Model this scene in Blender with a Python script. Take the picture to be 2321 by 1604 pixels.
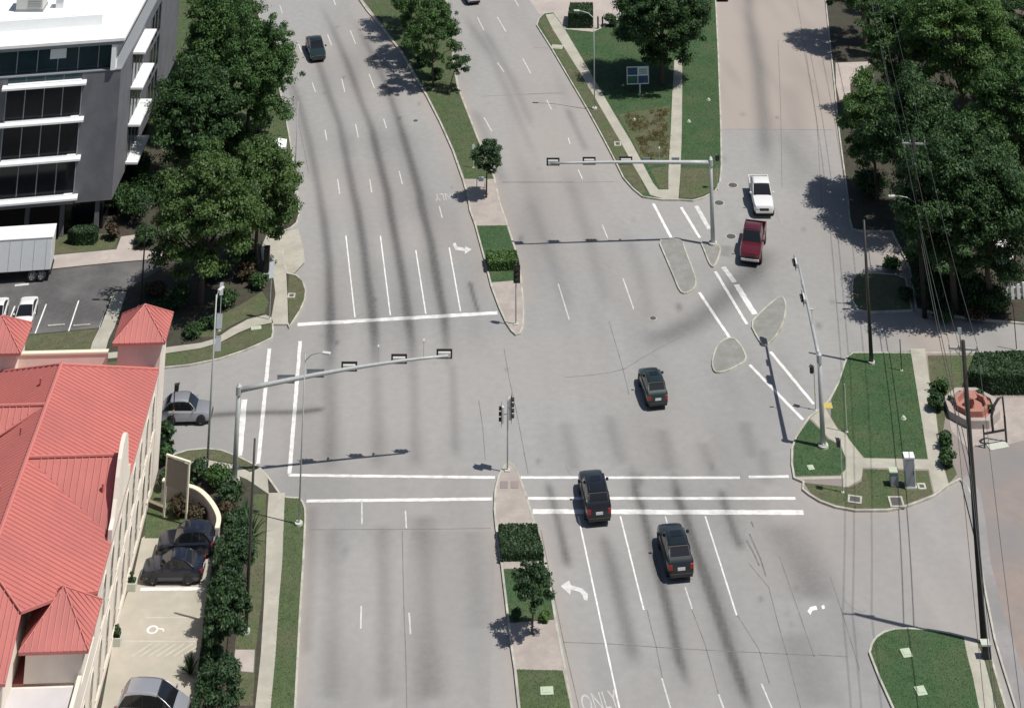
import bpy, bmesh, math, random
import numpy as np
from mathutils import Vector, Matrix
from mathutils.geometry import delaunay_2d_cdt
for o in list(bpy.data.objects): bpy.data.objects.remove(o)
SC = bpy.context.scene
COL = SC.collection
random.seed(7)
RNG = np.random.default_rng(11)
R = math.radians

# ------------------------------------------------------------------ camera
# a high viewpoint; the photograph is the lower part of a wider picture, so the lens is shifted down
FPX, PIT, YP, XP, HC = 3848.117, 0.377994703, -3217.389, 1232.6127, 96.48
W, Hh = 2321.0, 1604.0
cam = bpy.data.cameras.new('camera')
cam.sensor_fit = 'HORIZONTAL'; cam.sensor_width = 36.0
cam.lens = 36.0 * FPX / W
cam.shift_x = -(XP - W / 2) / W
cam.shift_y = -(Hh / 2 - YP) / W
cam.clip_start = 1.0; cam.clip_end = 3000.0
camo = bpy.data.objects.new('camera', cam); COL.objects.link(camo)
camo.location = (0, 0, HC); camo.rotation_euler = (math.pi / 2 + PIT, 0, 0)
SC.camera = camo
SC.render.resolution_x = 1024; SC.render.resolution_y = 707

# ------------------------------------------------------------------ sky and sun
SUN_EL = R(61.0)
SUND = Vector((math.cos(SUN_EL) * 0.947, -math.cos(SUN_EL) * 0.322, math.sin(SUN_EL)))
world = bpy.data.worlds.new('World'); SC.world = world; world.use_nodes = True
wn = world.node_tree.nodes; wl = world.node_tree.links
sky = wn.new('ShaderNodeTexSky'); sky.sky_type = 'NISHITA'; sky.sun_disc = False
sky.sun_elevation = SUN_EL; sky.sun_rotation = math.atan2(SUND.x, SUND.y)
sky.air_density = 1.0; sky.dust_density = 1.2; sky.ozone_density = 1.0
wl.new(sky.outputs[0], wn['Background'].inputs[0]); wn['Background'].inputs[1].default_value = 0.068
sun = bpy.data.lights.new('sun', 'SUN'); sun.energy = 4.8; sun.angle = R(0.55); sun.color = (1.0, 0.955, 0.90)
suno = bpy.data.objects.new('sun', sun); COL.objects.link(suno)
suno.rotation_euler = SUND.to_track_quat('Z', 'Y').to_euler(); suno.location = (60, 120, 120)
SC.view_settings.view_transform = 'Standard'; SC.view_settings.look = 'None'
SC.view_settings.exposure = 0.0; SC.view_settings.gamma = 1.0

# ------------------------------------------------------------------ photo pixel -> ground
CA, SA = math.cos(PIT), math.sin(PIT)
def G(px, py, z=0.0):
    u = (px - XP) / FPX; w = (YP - py) / FPX
    t = (z - HC) / (SA + w * CA)
    return Vector((u * t, (CA - w * SA) * t, z))
def GY(px, py, Y):                      # the point of that ray at distance Y
    u = (px - XP) / FPX; w = (YP - py) / FPX
    t = Y / (CA - w * SA)
    return Vector((u * t, Y, HC + (SA + w * CA) * t))
def hgt(bx, by, ty, z0=0.0):            # height of an upright thing with its foot at a pixel and its top at row ty
    b = G(bx, by, z0); lo, hi = z0, 60
    for _ in range(40):
        m = (lo + hi) / 2; z = b.y * CA + (m - HC) * SA; v = (m - HC) * CA - b.y * SA
        if YP - FPX * v / z > ty: lo = m
        else: hi = m
    return lo - z0
ZO = {'A': 0, 'B': 600, 'C': 1150, 'D': 1621}; ZR = {'1': 0, '2': 440, '3': 800, '4': 1124}
def Q(zone, x, y):
    return (ZO[zone[0]] + x * 700 / 2310, ZR[zone[1]] + y * 700 / 2310)
def QG(zone, x, y, z=0.0): return G(*Q(zone, x, y), z)
def PL(zone, pts, z=0.0): return [QG(zone, x, y, z) for x, y in pts]

# ------------------------------------------------------------------ materials
MATS = {}
def mat(name, col, rough=0.8, var=0.12, scale=6.0, metal=0.0, bump=0.0, bscale=None, col2=None, spec=0.5, coat=0.0, dirt=None, dscale=0.35):
    if name in MATS: return MATS[name]
    m = bpy.data.materials.new(name); m.use_nodes = True; MATS[name] = m
    nt = m.node_tree; N = nt.nodes; L = nt.links; b = N['Principled BSDF']
    geo = N.new('ShaderNodeNewGeometry')
    n1 = N.new('ShaderNodeTexNoise'); n1.inputs['Scale'].default_value = scale; n1.inputs['Detail'].default_value = 6
    n1.inputs['Roughness'].default_value = 0.65
    L.new(geo.outputs['Position'], n1.inputs['Vector'])
    rp = N.new('ShaderNodeValToRGB'); e = rp.color_ramp.elements
    c2 = col2 if col2 else [c * (1 + var) for c in col]
    c1 = [c * (1 - var) for c in col]
    e[0].position = 0.3; e[1].position = 0.72; e[0].color = (*c1, 1); e[1].color = (*c2, 1)
    L.new(n1.outputs['Fac'], rp.inputs['Fac'])
    out = rp.outputs['Color']
    if dirt:
        n2 = N.new('ShaderNodeTexNoise'); n2.inputs['Scale'].default_value = dscale; n2.inputs['Detail'].default_value = 5
        L.new(geo.outputs['Position'], n2.inputs['Vector'])
        r2 = N.new('ShaderNodeValToRGB'); r2.color_ramp.elements[0].position = 0.42; r2.color_ramp.elements[1].position = 0.68
        L.new(n2.outputs['Fac'], r2.inputs['Fac'])
        mx = N.new('ShaderNodeMix'); mx.data_type = 'RGBA'
        L.new(r2.outputs['Color'], mx.inputs['Factor']); L.new(out, mx.inputs['A']); mx.inputs['B'].default_value = (*dirt, 1)
        out = mx.outputs['Result']
    L.new(out, b.inputs['Base Color'])
    if 'road_paint' in name:             # tyre tracks rub the paint grey
        at = N.new('ShaderNodeAttribute'); at.attribute_name = 'wear'; mk = N.new('ShaderNodeMath'); mk.operation = 'MULTIPLY'; mk.inputs[1].default_value = 0.72; mk.use_clamp = True; L.new(at.outputs['Fac'], mk.inputs[0])
        mx2 = N.new('ShaderNodeMix'); mx2.data_type = 'RGBA'; L.new(mk.outputs[0], mx2.inputs['Factor']); L.new(out, mx2.inputs['A']); mx2.inputs['B'].default_value = (0.19, 0.187, 0.18, 1); L.new(mx2.outputs['Result'], b.inputs['Base Color'])
    b.inputs['Roughness'].default_value = rough; b.inputs['Metallic'].default_value = metal
    b.inputs['Specular IOR Level'].default_value = spec; b.inputs['Coat Weight'].default_value = coat
    if bump:
        n3 = N.new('ShaderNodeTexNoise'); n3.inputs['Scale'].default_value = bscale or scale * 3; n3.inputs['Detail'].default_value = 4
        L.new(geo.outputs['Position'], n3.inputs['Vector'])
        bp = N.new('ShaderNodeBump'); bp.inputs['Strength'].default_value = bump; bp.inputs['Distance'].default_value = 0.05
        L.new(n3.outputs['Fac'], bp.inputs['Height']); L.new(bp.outputs['Normal'], b.inputs['Normal'])
    return m
def leafmat(name, c1, c2):
    m = bpy.data.materials.new(name); m.use_nodes = True; MATS[name] = m
    nt = m.node_tree; N = nt.nodes; L = nt.links; b = N['Principled BSDF']
    at = N.new('ShaderNodeAttribute'); at.attribute_name = 'tint'
    rp = N.new('ShaderNodeValToRGB'); rp.color_ramp.elements[0].color = (*c1, 1); rp.color_ramp.elements[1].color = (*c2, 1)
    L.new(at.outputs['Fac'], rp.inputs['Fac']); L.new(rp.outputs['Color'], b.inputs['Base Color'])
    b.inputs['Roughness'].default_value = 0.55; b.inputs['Specular IOR Level'].default_value = 0.35
    tr = N.new('ShaderNodeBsdfTranslucent'); L.new(rp.outputs['Color'], tr.inputs['Color'])
    mx = N.new('ShaderNodeMixShader'); mx.inputs[0].default_value = 0.32
    L.new(b.outputs[0], mx.inputs[1]); L.new(tr.outputs[0], mx.inputs[2]); L.new(mx.outputs[0], N['Material Output'].inputs[0])
    return m
M = {}
M['walk'] = mat('sidewalk_concrete', (0.40, 0.385, 0.32), 0.9, 0.10, 2.5, dirt=(0.33, 0.315, 0.26), dscale=0.5)
M['kerb'] = mat('kerb_concrete', (0.46, 0.45, 0.38), 0.9, 0.16, 3.0, dirt=(0.30, 0.29, 0.25), dscale=0.8)
M['nwlk'] = mat('plaza_concrete', (0.42, 0.37, 0.33), 0.9, 0.1, 1.5, dirt=(0.35, 0.31, 0.29))
M['pink'] = mat('pink_paving', (0.375, 0.33, 0.295), 0.9, 0.10, 3.0, dirt=(0.31, 0.275, 0.25), dscale=0.6)
M['brick'] = mat('red_paving', (0.36, 0.17, 0.13), 0.9, 0.15, 4.0)
M['lot_tan'] = mat('tan_lot_paving', (0.265, 0.215, 0.19), 0.9, 0.12, 0.6, dirt=(0.21, 0.20, 0.195), dscale=0.12)
M['asph'] = mat('asphalt', (0.085, 0.083, 0.085), 0.95, 0.18, 3.0, dirt=(0.14, 0.135, 0.13), dscale=0.25, bump=0.2)
M['lotc'] = mat('parking_concrete', (0.41, 0.375, 0.31), 0.9, 0.08, 1.2, dirt=(0.35, 0.33, 0.27), dscale=0.4)
M['paint'] = mat('white_road_paint', (0.78, 0.775, 0.75), 0.8, 0.08, 5.0, dirt=(0.60, 0.59, 0.565), dscale=1.5)
M['paintw'] = mat('worn_road_paint', (0.62, 0.615, 0.59), 0.85, 0.12, 6.0, dirt=(0.46, 0.455, 0.44), dscale=2.0)
M['paintf'] = mat('faint_road_paint', (0.47, 0.465, 0.45), 0.85, 0.12, 6.0, dirt=(0.38, 0.375, 0.36), dscale=2.0)
M['joint'] = mat('road_joint_tar', (0.17, 0.165, 0.16), 0.9, 0.4, 1.5)
M['grass'] = mat('olive_turf', (0.070, 0.104, 0.040), 0.95, 0.22, 1.2, dirt=(0.092, 0.104, 0.052), dscale=0.3, bump=0.5, bscale=25)
M['lush'] = mat('lush_turf', (0.042, 0.092, 0.032), 0.95, 0.22, 1.2, dirt=(0.070, 0.102, 0.042), dscale=0.28, bump=0.5, bscale=25)
M['dry'] = mat('dry_turf', (0.105, 0.105, 0.058), 0.95, 0.25, 1.5, dirt=(0.075, 0.11, 0.040), dscale=0.35, bump=0.5, bscale=25)
M['soil'] = mat('planting_soil', (0.050, 0.040, 0.030), 0.95, 0.4, 2.5, dirt=(0.045, 0.055, 0.030), dscale=0.8, bump=0.6, bscale=12)  # base darkened to deepen the ground where tree shade is thin
M['galv'] = mat('galvanised_steel', (0.40, 0.42, 0.41), 0.55, 0.10, 3.0, metal=0.2)
M['bronze'] = mat('dark_bronze_metal', (0.035, 0.032, 0.03), 0.5, 0.2, 3.0)
M['black'] = mat('black_housing', (0.018, 0.018, 0.018), 0.6, 0.2, 8.0)
M['lgrey'] = mat('light_grey_housing', (0.55, 0.55, 0.52), 0.6, 0.08, 8.0)
M['white'] = mat('white_metal', (0.78, 0.80, 0.80), 0.55, 0.04, 3.0)
M['concb'] = mat('footing_concrete', (0.48, 0.50, 0.43), 0.9, 0.1, 4.0)
M['lidc'] = mat('utility_lid', (0.42, 0.50, 0.36), 0.8, 0.1, 6.0)
M['wood'] = mat('creosoted_wood', (0.022, 0.019, 0.017), 0.9, 0.35, 5.0)
M['bark'] = mat('bark', (0.085, 0.065, 0.048), 0.95, 0.3, 8.0, bump=0.5)
M['barkp'] = mat('pale_bark', (0.20, 0.17, 0.13), 0.9, 0.25, 8.0)
M['wire'] = mat('wire_rubber', (0.06, 0.062, 0.058), 0.5, 0.1, 3.0)
M['iron'] = mat('cast_iron', (0.085, 0.083, 0.08), 0.8, 0.25, 9.0)
M['yellow'] = mat('yellow_tactile', (0.50, 0.40, 0.12), 0.85, 0.1, 5.0)
M['roofred'] = mat('red_metal_roof', (0.47, 0.152, 0.132), 0.55, 0.07, 1.2, dirt=(0.385, 0.130, 0.118), dscale=0.22)
M['seam'] = mat('red_metal_seam', (0.52, 0.175, 0.152), 0.5, 0.06, 2.0)
M['stucco'] = mat('cream_stucco', (0.74, 0.67, 0.585), 0.95, 0.05, 1.5, dirt=(0.66, 0.595, 0.515), dscale=0.4)
M['stucco2'] = mat('grey_stucco', (0.40, 0.35, 0.34), 0.95, 0.05, 1.5)
M['membrane'] = mat('pale_roof_membrane', (0.52, 0.50, 0.50), 0.9, 0.05, 0.8, dirt=(0.45, 0.44, 0.44), dscale=0.3)
M['wroof'] = mat('white_roof_membrane', (0.80, 0.80, 0.79), 0.85, 0.03, 0.8, dirt=(0.72, 0.72, 0.71), dscale=0.3)
M['clad'] = mat('grey_brick_cladding', (0.135, 0.138, 0.152), 0.85, 0.12, 1.2, dirt=(0.11, 0.113, 0.128), dscale=0.5)
M['glassd'] = mat('dark_window_glass', (0.010, 0.011, 0.014), 0.12, 0.2, 2.0, spec=0.25)
M['glasst'] = mat('teal_window_glass', (0.020, 0.042, 0.050), 0.10, 0.2, 1.0, spec=0.35)
M['mull'] = mat('grey_mullion', (0.24, 0.26, 0.28), 0.5, 0.06, 3.0)
M['tyre'] = mat('tyre_rubber', (0.02, 0.02, 0.02), 0.9, 0.2, 10)
M['rim'] = mat('alloy_rim', (0.45, 0.45, 0.46), 0.35, 0.1, 10, metal=0.6)
M['cglass'] = mat('car_glass', (0.010, 0.011, 0.013), 0.05, 0.1, 5, spec=0.7)
M['lampw'] = mat('headlamp_lens', (0.65, 0.66, 0.68), 0.15, 0.05, 5)
M['lampr'] = mat('tail_lamp_lens', (0.30, 0.015, 0.015), 0.2, 0.1, 5)
M['plate'] = mat('number_plate', (0.6, 0.6, 0.62), 0.5, 0.1, 20)
M['trim'] = mat('black_trim', (0.02, 0.02, 0.021), 0.6, 0.15, 8)
M['lensr'] = mat('red_lens', (0.16, 0.02, 0.015), 0.3, 0.1, 9)
M['lensa'] = mat('amber_lens', (0.22, 0.11, 0.015), 0.3, 0.1, 9)
M['lensg'] = mat('green_lens', (0.02, 0.15, 0.08), 0.3, 0.1, 9)
M['blue'] = mat('blue_sign_face', (0.03, 0.07, 0.16), 0.5, 0.1, 4)
M['signw'] = mat('white_sign_face', (0.62, 0.68, 0.70), 0.5, 0.05, 4)
M['greens'] = mat('green_sign_face', (0.03, 0.12, 0.09), 0.5, 0.1, 4)
M['tanp'] = mat('taupe_sign_panel', (0.20, 0.175, 0.15), 0.8, 0.06, 2.0)
M['creamp'] = mat('cream_trim', (0.70, 0.66, 0.52), 0.85, 0.05, 4.0)
M['brownw'] = mat('brown_brick_wall', (0.11, 0.07, 0.06), 0.9, 0.15, 2.0)
M['shing'] = mat('brown_roof_shingle', (0.13, 0.10, 0.09), 0.9, 0.2, 3.0)
LEAF = {
 'turf': leafmat('turf_blade', (0.060, 0.092, 0.034), (0.095, 0.135, 0.052)), 'turfl': leafmat('lush_turf_blade', (0.036, 0.082, 0.028), (0.066, 0.122, 0.042)), 'turfd': leafmat('dry_turf_blade', (0.095, 0.105, 0.050), (0.145, 0.145, 0.080)),
 'oak': leafmat('oak_leaf', (0.030, 0.078, 0.022), (0.090, 0.172, 0.046)),
 'dark': leafmat('dark_evergreen_leaf', (0.023, 0.060, 0.021), (0.066, 0.130, 0.040)),
 'olive': leafmat('olive_green_leaf', (0.042, 0.088, 0.024), (0.112, 0.182, 0.048)),
 'bright': leafmat('bright_green_leaf', (0.042, 0.100, 0.026), (0.115, 0.205, 0.050)),
 'deep': leafmat('deep_green_leaf', (0.020, 0.050, 0.020), (0.055, 0.110, 0.040)),
 'brown': leafmat('brownish_leaf', (0.050, 0.038, 0.022), (0.11, 0.085, 0.045)),
 'yellow': leafmat('dry_yellow_leaf', (0.14, 0.12, 0.05), (0.26, 0.23, 0.10)),
}
for k, (c, ro, me, co) in {'cblack': ((0.011, 0.011, 0.014), 0.28, 0.2, 0.6), 'cdark': ((0.016, 0.022, 0.024), 0.28, 0.3, 0.6), 'cgreen': ((0.020, 0.036, 0.034), 0.28, 0.3, 0.6),
        'cred': ((0.105, 0.010, 0.017), 0.30, 0.2, 0.6), 'cwhite': ((0.72, 0.72, 0.71), 0.35, 0.0, 0.5), 'csilver': ((0.42, 0.43, 0.46), 0.3, 0.5, 0.5), 'cgrey': ((0.13, 0.135, 0.14), 0.3, 0.4, 0.5), 'cnavy': ((0.012, 0.014, 0.026), 0.25, 0.2, 0.6)}.items():
    M[k] = mat('car_paint_' + k[1:], c, ro, 0.03, 0.6, metal=me, coat=co)

# ------------------------------------------------------------------ mesh helpers
def link(o, parent=None):
    COL.objects.link(o)
    if parent is not None: o.parent = parent
    return o
def tag(o, label=None, cat=None, group=None, kind=None):
    if label: o['label'] = label
    if cat: o['category'] = cat
    if group: o['group'] = group
    if kind: o['kind'] = kind
    return o
def thing(name, label, cat, loc=(0, 0, 0), rz=0.0, group=None):
    o = bpy.data.objects.new(name, None); o.empty_display_size = 0.3; link(o)
    o.location = loc; o.rotation_euler = (0, 0, rz)
    return tag(o, label, cat, group)
class MB:
    def __init__(s): s.v = []; s.f = []
    def add(s, vs, fs):
        n = len(s.v); s.v += [tuple(v) for v in vs]; s.f += [tuple(i + n for i in f) for f in fs]; return s
    def box(s, x0, x1, y0, y1, z0, z1):
        return s.add([(x, y, z) for z in (z0, z1) for y in (y0, y1) for x in (x0, x1)],
                     [(0, 2, 3, 1), (4, 5, 7, 6), (0, 1, 5, 4), (2, 6, 7, 3), (0, 4, 6, 2), (1, 3, 7, 5)])
    def obox(s, c, ax, ay, hx, hy, z0, z1):           # box on oriented axes
        ax = Vector(ax).normalized(); ay = Vector(ay).normalized(); c = Vector(c)
        vs = []
        for z in (z0, z1):
            for sy in (-1, 1):
                for sx in (-1, 1):
                    p = c + ax * hx * sx + ay * hy * sy; vs.append((p.x, p.y, p.z + z))
        return s.add(vs, [(0, 2, 3, 1), (4, 5, 7, 6), (0, 1, 5, 4), (2, 6, 7, 3), (0, 4, 6, 2), (1, 3, 7, 5)])
    def tube(s, pts, rad, n=8, caps=True):
        pts = [Vector(p) for p in pts]; rad = rad if hasattr(rad, '__len__') else [rad] * len(pts)
        vs = []; fs = []; prev = None
        for i, p in enumerate(pts):
            d = (pts[min(i + 1, len(pts) - 1)] - pts[max(i - 1, 0)]).normalized()
            a = d.orthogonal().normalized() if prev is None else (prev - d * prev.dot(d)).normalized()
            prev = a; b = d.cross(a)
            for k in range(n):
                t = 2 * math.pi * k / n; vs.append(p + (a * math.cos(t) + b * math.sin(t)) * rad[i])
        for i in range(len(pts) - 1):
            for k in range(n):
                k2 = (k + 1) % n; fs.append((i * n + k, i * n + k2, (i + 1) * n + k2, (i + 1) * n + k))
        if caps: fs += [tuple(range(n))[::-1], tuple((len(pts) - 1) * n + k for k in range(n))]
        return s.add(vs, fs)
    def prism(s, poly, z0, z1, top=True, bottom=True):
        n = len(poly); vs = [(p[0], p[1], z0) for p in poly] + [(p[0], p[1], z1) for p in poly]
        fs = [(i, (i + 1) % n, n + (i + 1) % n, n + i) for i in range(n)]
        if top: fs.append(tuple(range(n, 2 * n)))
        if bottom: fs.append(tuple(range(n))[::-1])
        return s.add(vs, fs)
    def quad(s, a, b, c, d): return s.add([a, b, c, d], [(0, 1, 2, 3)])
    def panel(s, a, b, c, d, th):                       # quad pushed to a thin slab along its normal
        a, b, c, d = map(Vector, (a, b, c, d)); n = (b - a).cross(d - a).normalized() * th
        vs = [a, b, c, d, a + n, b + n, c + n, d + n]
        return s.add(vs, [(3, 2, 1, 0), (4, 5, 6, 7), (0, 1, 5, 4), (1, 2, 6, 5), (2, 3, 7, 6), (3, 0, 4, 7)])
    def build(s, name, m, parent=None, smooth=False, bevel=0.0, seg=2):
        me = bpy.data.meshes.new(name); me.from_pydata(s.v, [], s.f); me.materials.append(M[m] if isinstance(m, str) else m)
        if smooth: me.shade_smooth()
        me.update(); o = bpy.data.objects.new(name, me); link(o, parent)
        if bevel:
            md = o.modifiers.new('bevel', 'BEVEL'); md.width = bevel; md.segments = seg; md.limit_method = 'ANGLE'; md.angle_limit = R(25)
        return o
def copy_tree(o, parent=None):
    c = o.copy(); COL.objects.link(c); c.parent = parent
    for ch in list(o.children): copy_tree(ch, c)
    return c
def ccw(poly):
    a = sum(poly[i][0] * poly[(i + 1) % len(poly)][1] - poly[(i + 1) % len(poly)][0] * poly[i][1] for i in range(len(poly)))
    return list(poly) if a > 0 else list(poly)[::-1]
def chaikin(p, n=1, closed=True):
    p = [Vector(q) for q in p]
    for _ in range(n):
        out = []
        m = len(p) if closed else len(p) - 1
        if not closed: out.append(p[0])
        for i in range(m):
            a, b = p[i], p[(i + 1) % len(p)]
            out += [a * 0.75 + b * 0.25, a * 0.25 + b * 0.75]
        if not closed: out.append(p[-1])
        p = out
    return p
def inset(poly, d):
    n = len(poly); out = []
    for i in range(n):
        a, b, c = Vector(poly[i - 1]), Vector(poly[i]), Vector(poly[(i + 1) % n])
        e1 = Vector((b - a).xy).normalized(); e2 = Vector((c - b).xy).normalized()
        n1 = Vector((-e1.y, e1.x)); n2 = Vector((-e2.y, e2.x)); m = n1 + n2
        m = m / max(m.dot(n1), 0.35) if m.length > 1e-6 else n1
        out.append(Vector((b.x + m.x * d, b.y + m.y * d, b.z)))
    return out
def sheet(name, poly, z, m, parent=None, kind='structure'):
    poly = ccw(poly)
    r = delaunay_2d_cdt([Vector((p[0], p[1])) for p in poly], [], [list(range(len(poly)))], 1, 1e-5)
    me = bpy.data.meshes.new(name); me.from_pydata([(v.x, v.y, z) for v in r[0]], [], [f if (r[0][f[1]] - r[0][f[0]]).cross(r[0][f[2]] - r[0][f[0]]) > 0 else f[::-1] for f in r[2]]); me.update(); me.materials.append(M[m])
    o = bpy.data.objects.new(name, me); link(o, parent)
    if parent is None: o['kind'] = kind
    return o
KZ = 0.13
LAWNS = []
def slab(name, poly, top, m, kerb=0.16, kz=None, kerb_mat='kerb'):
    """a raised block: kerb ring round it, paving or turf inside"""
    poly = ccw(poly); inn = inset(poly, kerb); n = len(poly); kz = kz or top + 0.012
    vs = [(p.x, p.y, -0.05) for p in poly] + [(p.x, p.y, kz) for p in poly] + [(p.x, p.y, kz) for p in inn] + [(p.x, p.y, top - 0.06) for p in inn]
    fs = []
    for i in range(n):
        j = (i + 1) % n
        for k in range(3): fs.append((k * n + i, k * n + j, (k + 1) * n + j, (k + 1) * n + i))
    o = MB().add(vs, fs).build('kerb', kerb_mat); o['kind'] = 'structure'
    return sheet(name, inset(poly, kerb - 0.01), top, m)
def strip(a, b, w, z, name, m, parent=None):
    a, b = Vector(a), Vector(b); d = (b - a).xy.normalized(); p = Vector((-d.y, d.x)) * w / 2
    return [(a.x - p.x, a.y - p.y), (b.x - p.x, b.y - p.y), (b.x + p.x, b.y + p.y), (a.x + p.x, a.y + p.y)]
def polyline_strip(pts, w, z, name, m, parent=None, kind=None):
    pts = [Vector((p[0], p[1], 0)) for p in pts]; mb = MB(); vs = []; rag = name.endswith('_line')
    if rag:                              # brushed edges: short pieces with slightly uneven width
        a, b = pts[0], pts[-1]; n_ = max(2, min(50, int((b - a).length / 0.45))); pts = [a.lerp(b, k / n_) for k in range(n_ + 1)]
    for i, p in enumerate(pts):
        d = (pts[min(i + 1, len(pts) - 1)] - pts[max(i - 1, 0)]).normalized(); s = Vector((-d.y, d.x, 0)) * w / 2
        j = [1 + (random.uniform(-0.16, 0.06) if rag else 0) for _ in (0, 1)]
        vs += [(p.x - s.x * j[0], p.y - s.y * j[0], z), (p.x + s.x * j[1], p.y + s.y * j[1], z)]
    mb.add(vs, [(2 * i, 2 * i + 2, 2 * i + 3, 2 * i + 1) for i in range(len(pts) - 1)])
    o = mb.build(name, m, parent)
    if parent is not None and parent.name == 'road' and m.startswith('paint'):
        q = np.array(vs)[:, :2]; ix = np.clip(((q[:, 0] - X0) / ST).round().astype(int), 0, nx - 1); iy = np.clip(((q[:, 1] - Y0) / ST).round().astype(int), 0, ny - 1)
        at = o.data.attributes.new('wear', 'FLOAT', 'POINT'); at.data.foreach_set('value', wear[iy * nx + ix].astype(np.float32))
    if kind: o['kind'] = kind
    return o
M['islec'] = mat('island_concrete', (0.245, 0.24, 0.225), 0.9, 0.14, 2.0, dirt=(0.20, 0.20, 0.17), dscale=0.7)
M['lane2'] = mat('grey_lane_paving', (0.27, 0.26, 0.255), 0.9, 0.1, 1.5, dirt=(0.22, 0.215, 0.21), dscale=0.3)
M['faint'] = mat('faded_lot_paint', (0.50, 0.47, 0.38), 0.9, 0.1, 3.0, dirt=(0.42, 0.39, 0.32), dscale=1.5)
# ================================================================== SETTING
# ---- ground sheet
o = MB().add([(-900, -700, -0.08), (900, -700, -0.08), (900, 1300, -0.08), (-900, 1300, -0.08)], [(0, 1, 2, 3)]).build('ground', 'dry'); o['kind'] = 'structure'

# ---- road: one dense concrete sheet; tyre grime and patch tone are per-vertex wear read by the material
X0, X1, Y0, Y1, ST = -85.0, 76.0, 156.0, 306.0, 0.25
nx = int((X1 - X0) / ST) + 1; ny = int((Y1 - Y0) / ST) + 1
gx, gy = np.meshgrid(np.linspace(X0, X1, nx), np.linspace(Y0, Y1, ny)); P = np.stack([gx.ravel(), gy.ravel()], 1)
def dist_poly(P, pts):
    best = np.full(len(P), 1e9); along = np.zeros(len(P)); L0 = 0
    tot = sum((Vector(pts[i + 1]) - Vector(pts[i])).length for i in range(len(pts) - 1))
    for i in range(len(pts) - 1):
        a = np.array(pts[i][:2]); b = np.array(pts[i + 1][:2]); d = b - a; l = np.hypot(*d)
        t = np.clip(((P - a) @ d) / (l * l), 0, 1); q = a + t[:, None] * d; e = np.hypot(*(P - q).T)
        m = e < best; best[m] = e[m]; along[m] = (L0 + t[m] * l) / tot; L0 += l
    return best, along
def vnoise(P, s, seed):
    r = np.random.default_rng(seed); n = 64; T = r.random((n, n)); x = P[:, 0] / s; y = P[:, 1] / s
    xi = np.floor(x).astype(int); yi = np.floor(y).astype(int); fx = x - xi; fy = y - yi
    fx = fx * fx * (3 - 2 * fx); fy = fy * fy * (3 - 2 * fy)
    g = lambda a, b: T[a % n, b % n]
    return (g(xi, yi) * (1 - fx) + g(xi + 1, yi) * fx) * (1 - fy) + (g(xi, yi + 1) * (1 - fx) + g(xi + 1, yi + 1) * fx) * fy
wear = np.zeros(len(P)); tone = np.zeros(len(P))
nz1 = vnoise(P, 2.2, 1); nz2 = vnoise(P, 7.0, 2); nz3 = vnoise(P, 0.9, 3); nz5 = vnoise(P, 9.0, 8)
def zz(*zs):                      # [(zone, [(x,y)..])..] -> ground polyline
    out = []
    for z, pts in zs: out += [QG(z, x, y) for x, y in pts]
    return out
def grime(pts, w, a, fade=0.12, rag=0.35, ramp=0.0):
    d, al = dist_poly(P, pts)
    e = np.exp(-(d / (w * (0.86 + 0.28 * nz5))) ** 2) * a * (0.76 + 0.34 * nz5)
    if fade: e = e * np.clip(al / fade, 0, 1) * np.clip((1 - al) / fade, 0, 1)
    if ramp: e = e * (1 - ramp + 1.25 * ramp * np.clip(al * 1.3, 0, 1))
    np.maximum(wear, e, out=wear)
    if a > 0.6 and w < 0.9: grime(pts, w * 2.0, a * 0.30, fade, rag, ramp)
grime(zz(('B1', [(90, 380), (170, 560), (240, 720), (330, 1050), (400, 1400)]), ('B2', [(440, 200), (480, 500), (490, 850), (490, 1150), (500, 1500)])), 0.56, 0.90, ramp=0.5)
grime(zz(('B1', [(330, 250), (470, 680), (560, 930), (610, 1180), (660, 1430)]), ('B2', [(690, 100), (740, 400), (770, 650), (800, 850), (820, 1050), (830, 1450)])), 0.54, 1.0, ramp=0.5)
grime(zz(('B1', [(400, 0), (500, 200), (620, 480), (720, 760), (800, 960), (850, 1180), (920, 1450)]), ('B2', [(930, 80), (990, 400), (1040, 680), (1070, 900), (1100, 1100), (1110, 1450)])), 0.54, 1.0, ramp=0.5)
grime(zz(('B1', [(640, 100), (800, 400), (900, 620), (1020, 960), (1090, 1200), (1160, 1450)]), ('B2', [(1170, 80), (1240, 350), (1300, 700), (1340, 900), (1360, 1150), (1390, 1400)])), 0.54, 1.0, ramp=0.5)
for dx, a in ((0, 0.45), (0, 0.45)): pass
grime(zz(('B2', [(1530, 640), (1560, 760), (1600, 900)])), 0.22, 0.95)
grime(zz(('C3', [(930, 800), (960, 1050)]), ('C4', [(1000, 60), (1070, 350), (1160, 680), (1230, 960), (1280, 1200), (1370, 1480)])), 0.42, 0.88)
grime(zz(('C3', [(1230, 850), (1280, 1100)]), ('C4', [(1330, 150), (1400, 380), (1490, 640), (1590, 930), (1680, 1200), (1800, 1540), (1850, 1700)])), 0.42, 0.98)
grime(zz(('C3', [(290, 940), (340, 1100)]), ('C4', [(385, 220), (430, 420), (460, 560)])), 0.40, 0.95)
grime(zz(('C4', [(690, 230), (770, 480), (830, 740), (900, 1020), (960, 1300)])), 0.55, 0.60)
grime(zz(('C3', [(1590, 1000), (1640, 1180)]), ('C4', [(1700, 280), (1760, 420)])), 0.40, 0.75)
grime(zz(('D4', [(480, 180), (640, 480), (760, 800)])), 1.5, 0.42)
grime(zz(('D4', [(560, 1000), (700, 1400), (780, 1600)])), 1.3, 0.30)
grime(zz(('C2', [(1960, 380), (1830, 560), (1700, 700), (1560, 830), (1400, 960), (1200, 1050), (980, 1120)])), 1.5, 0.72)
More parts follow.
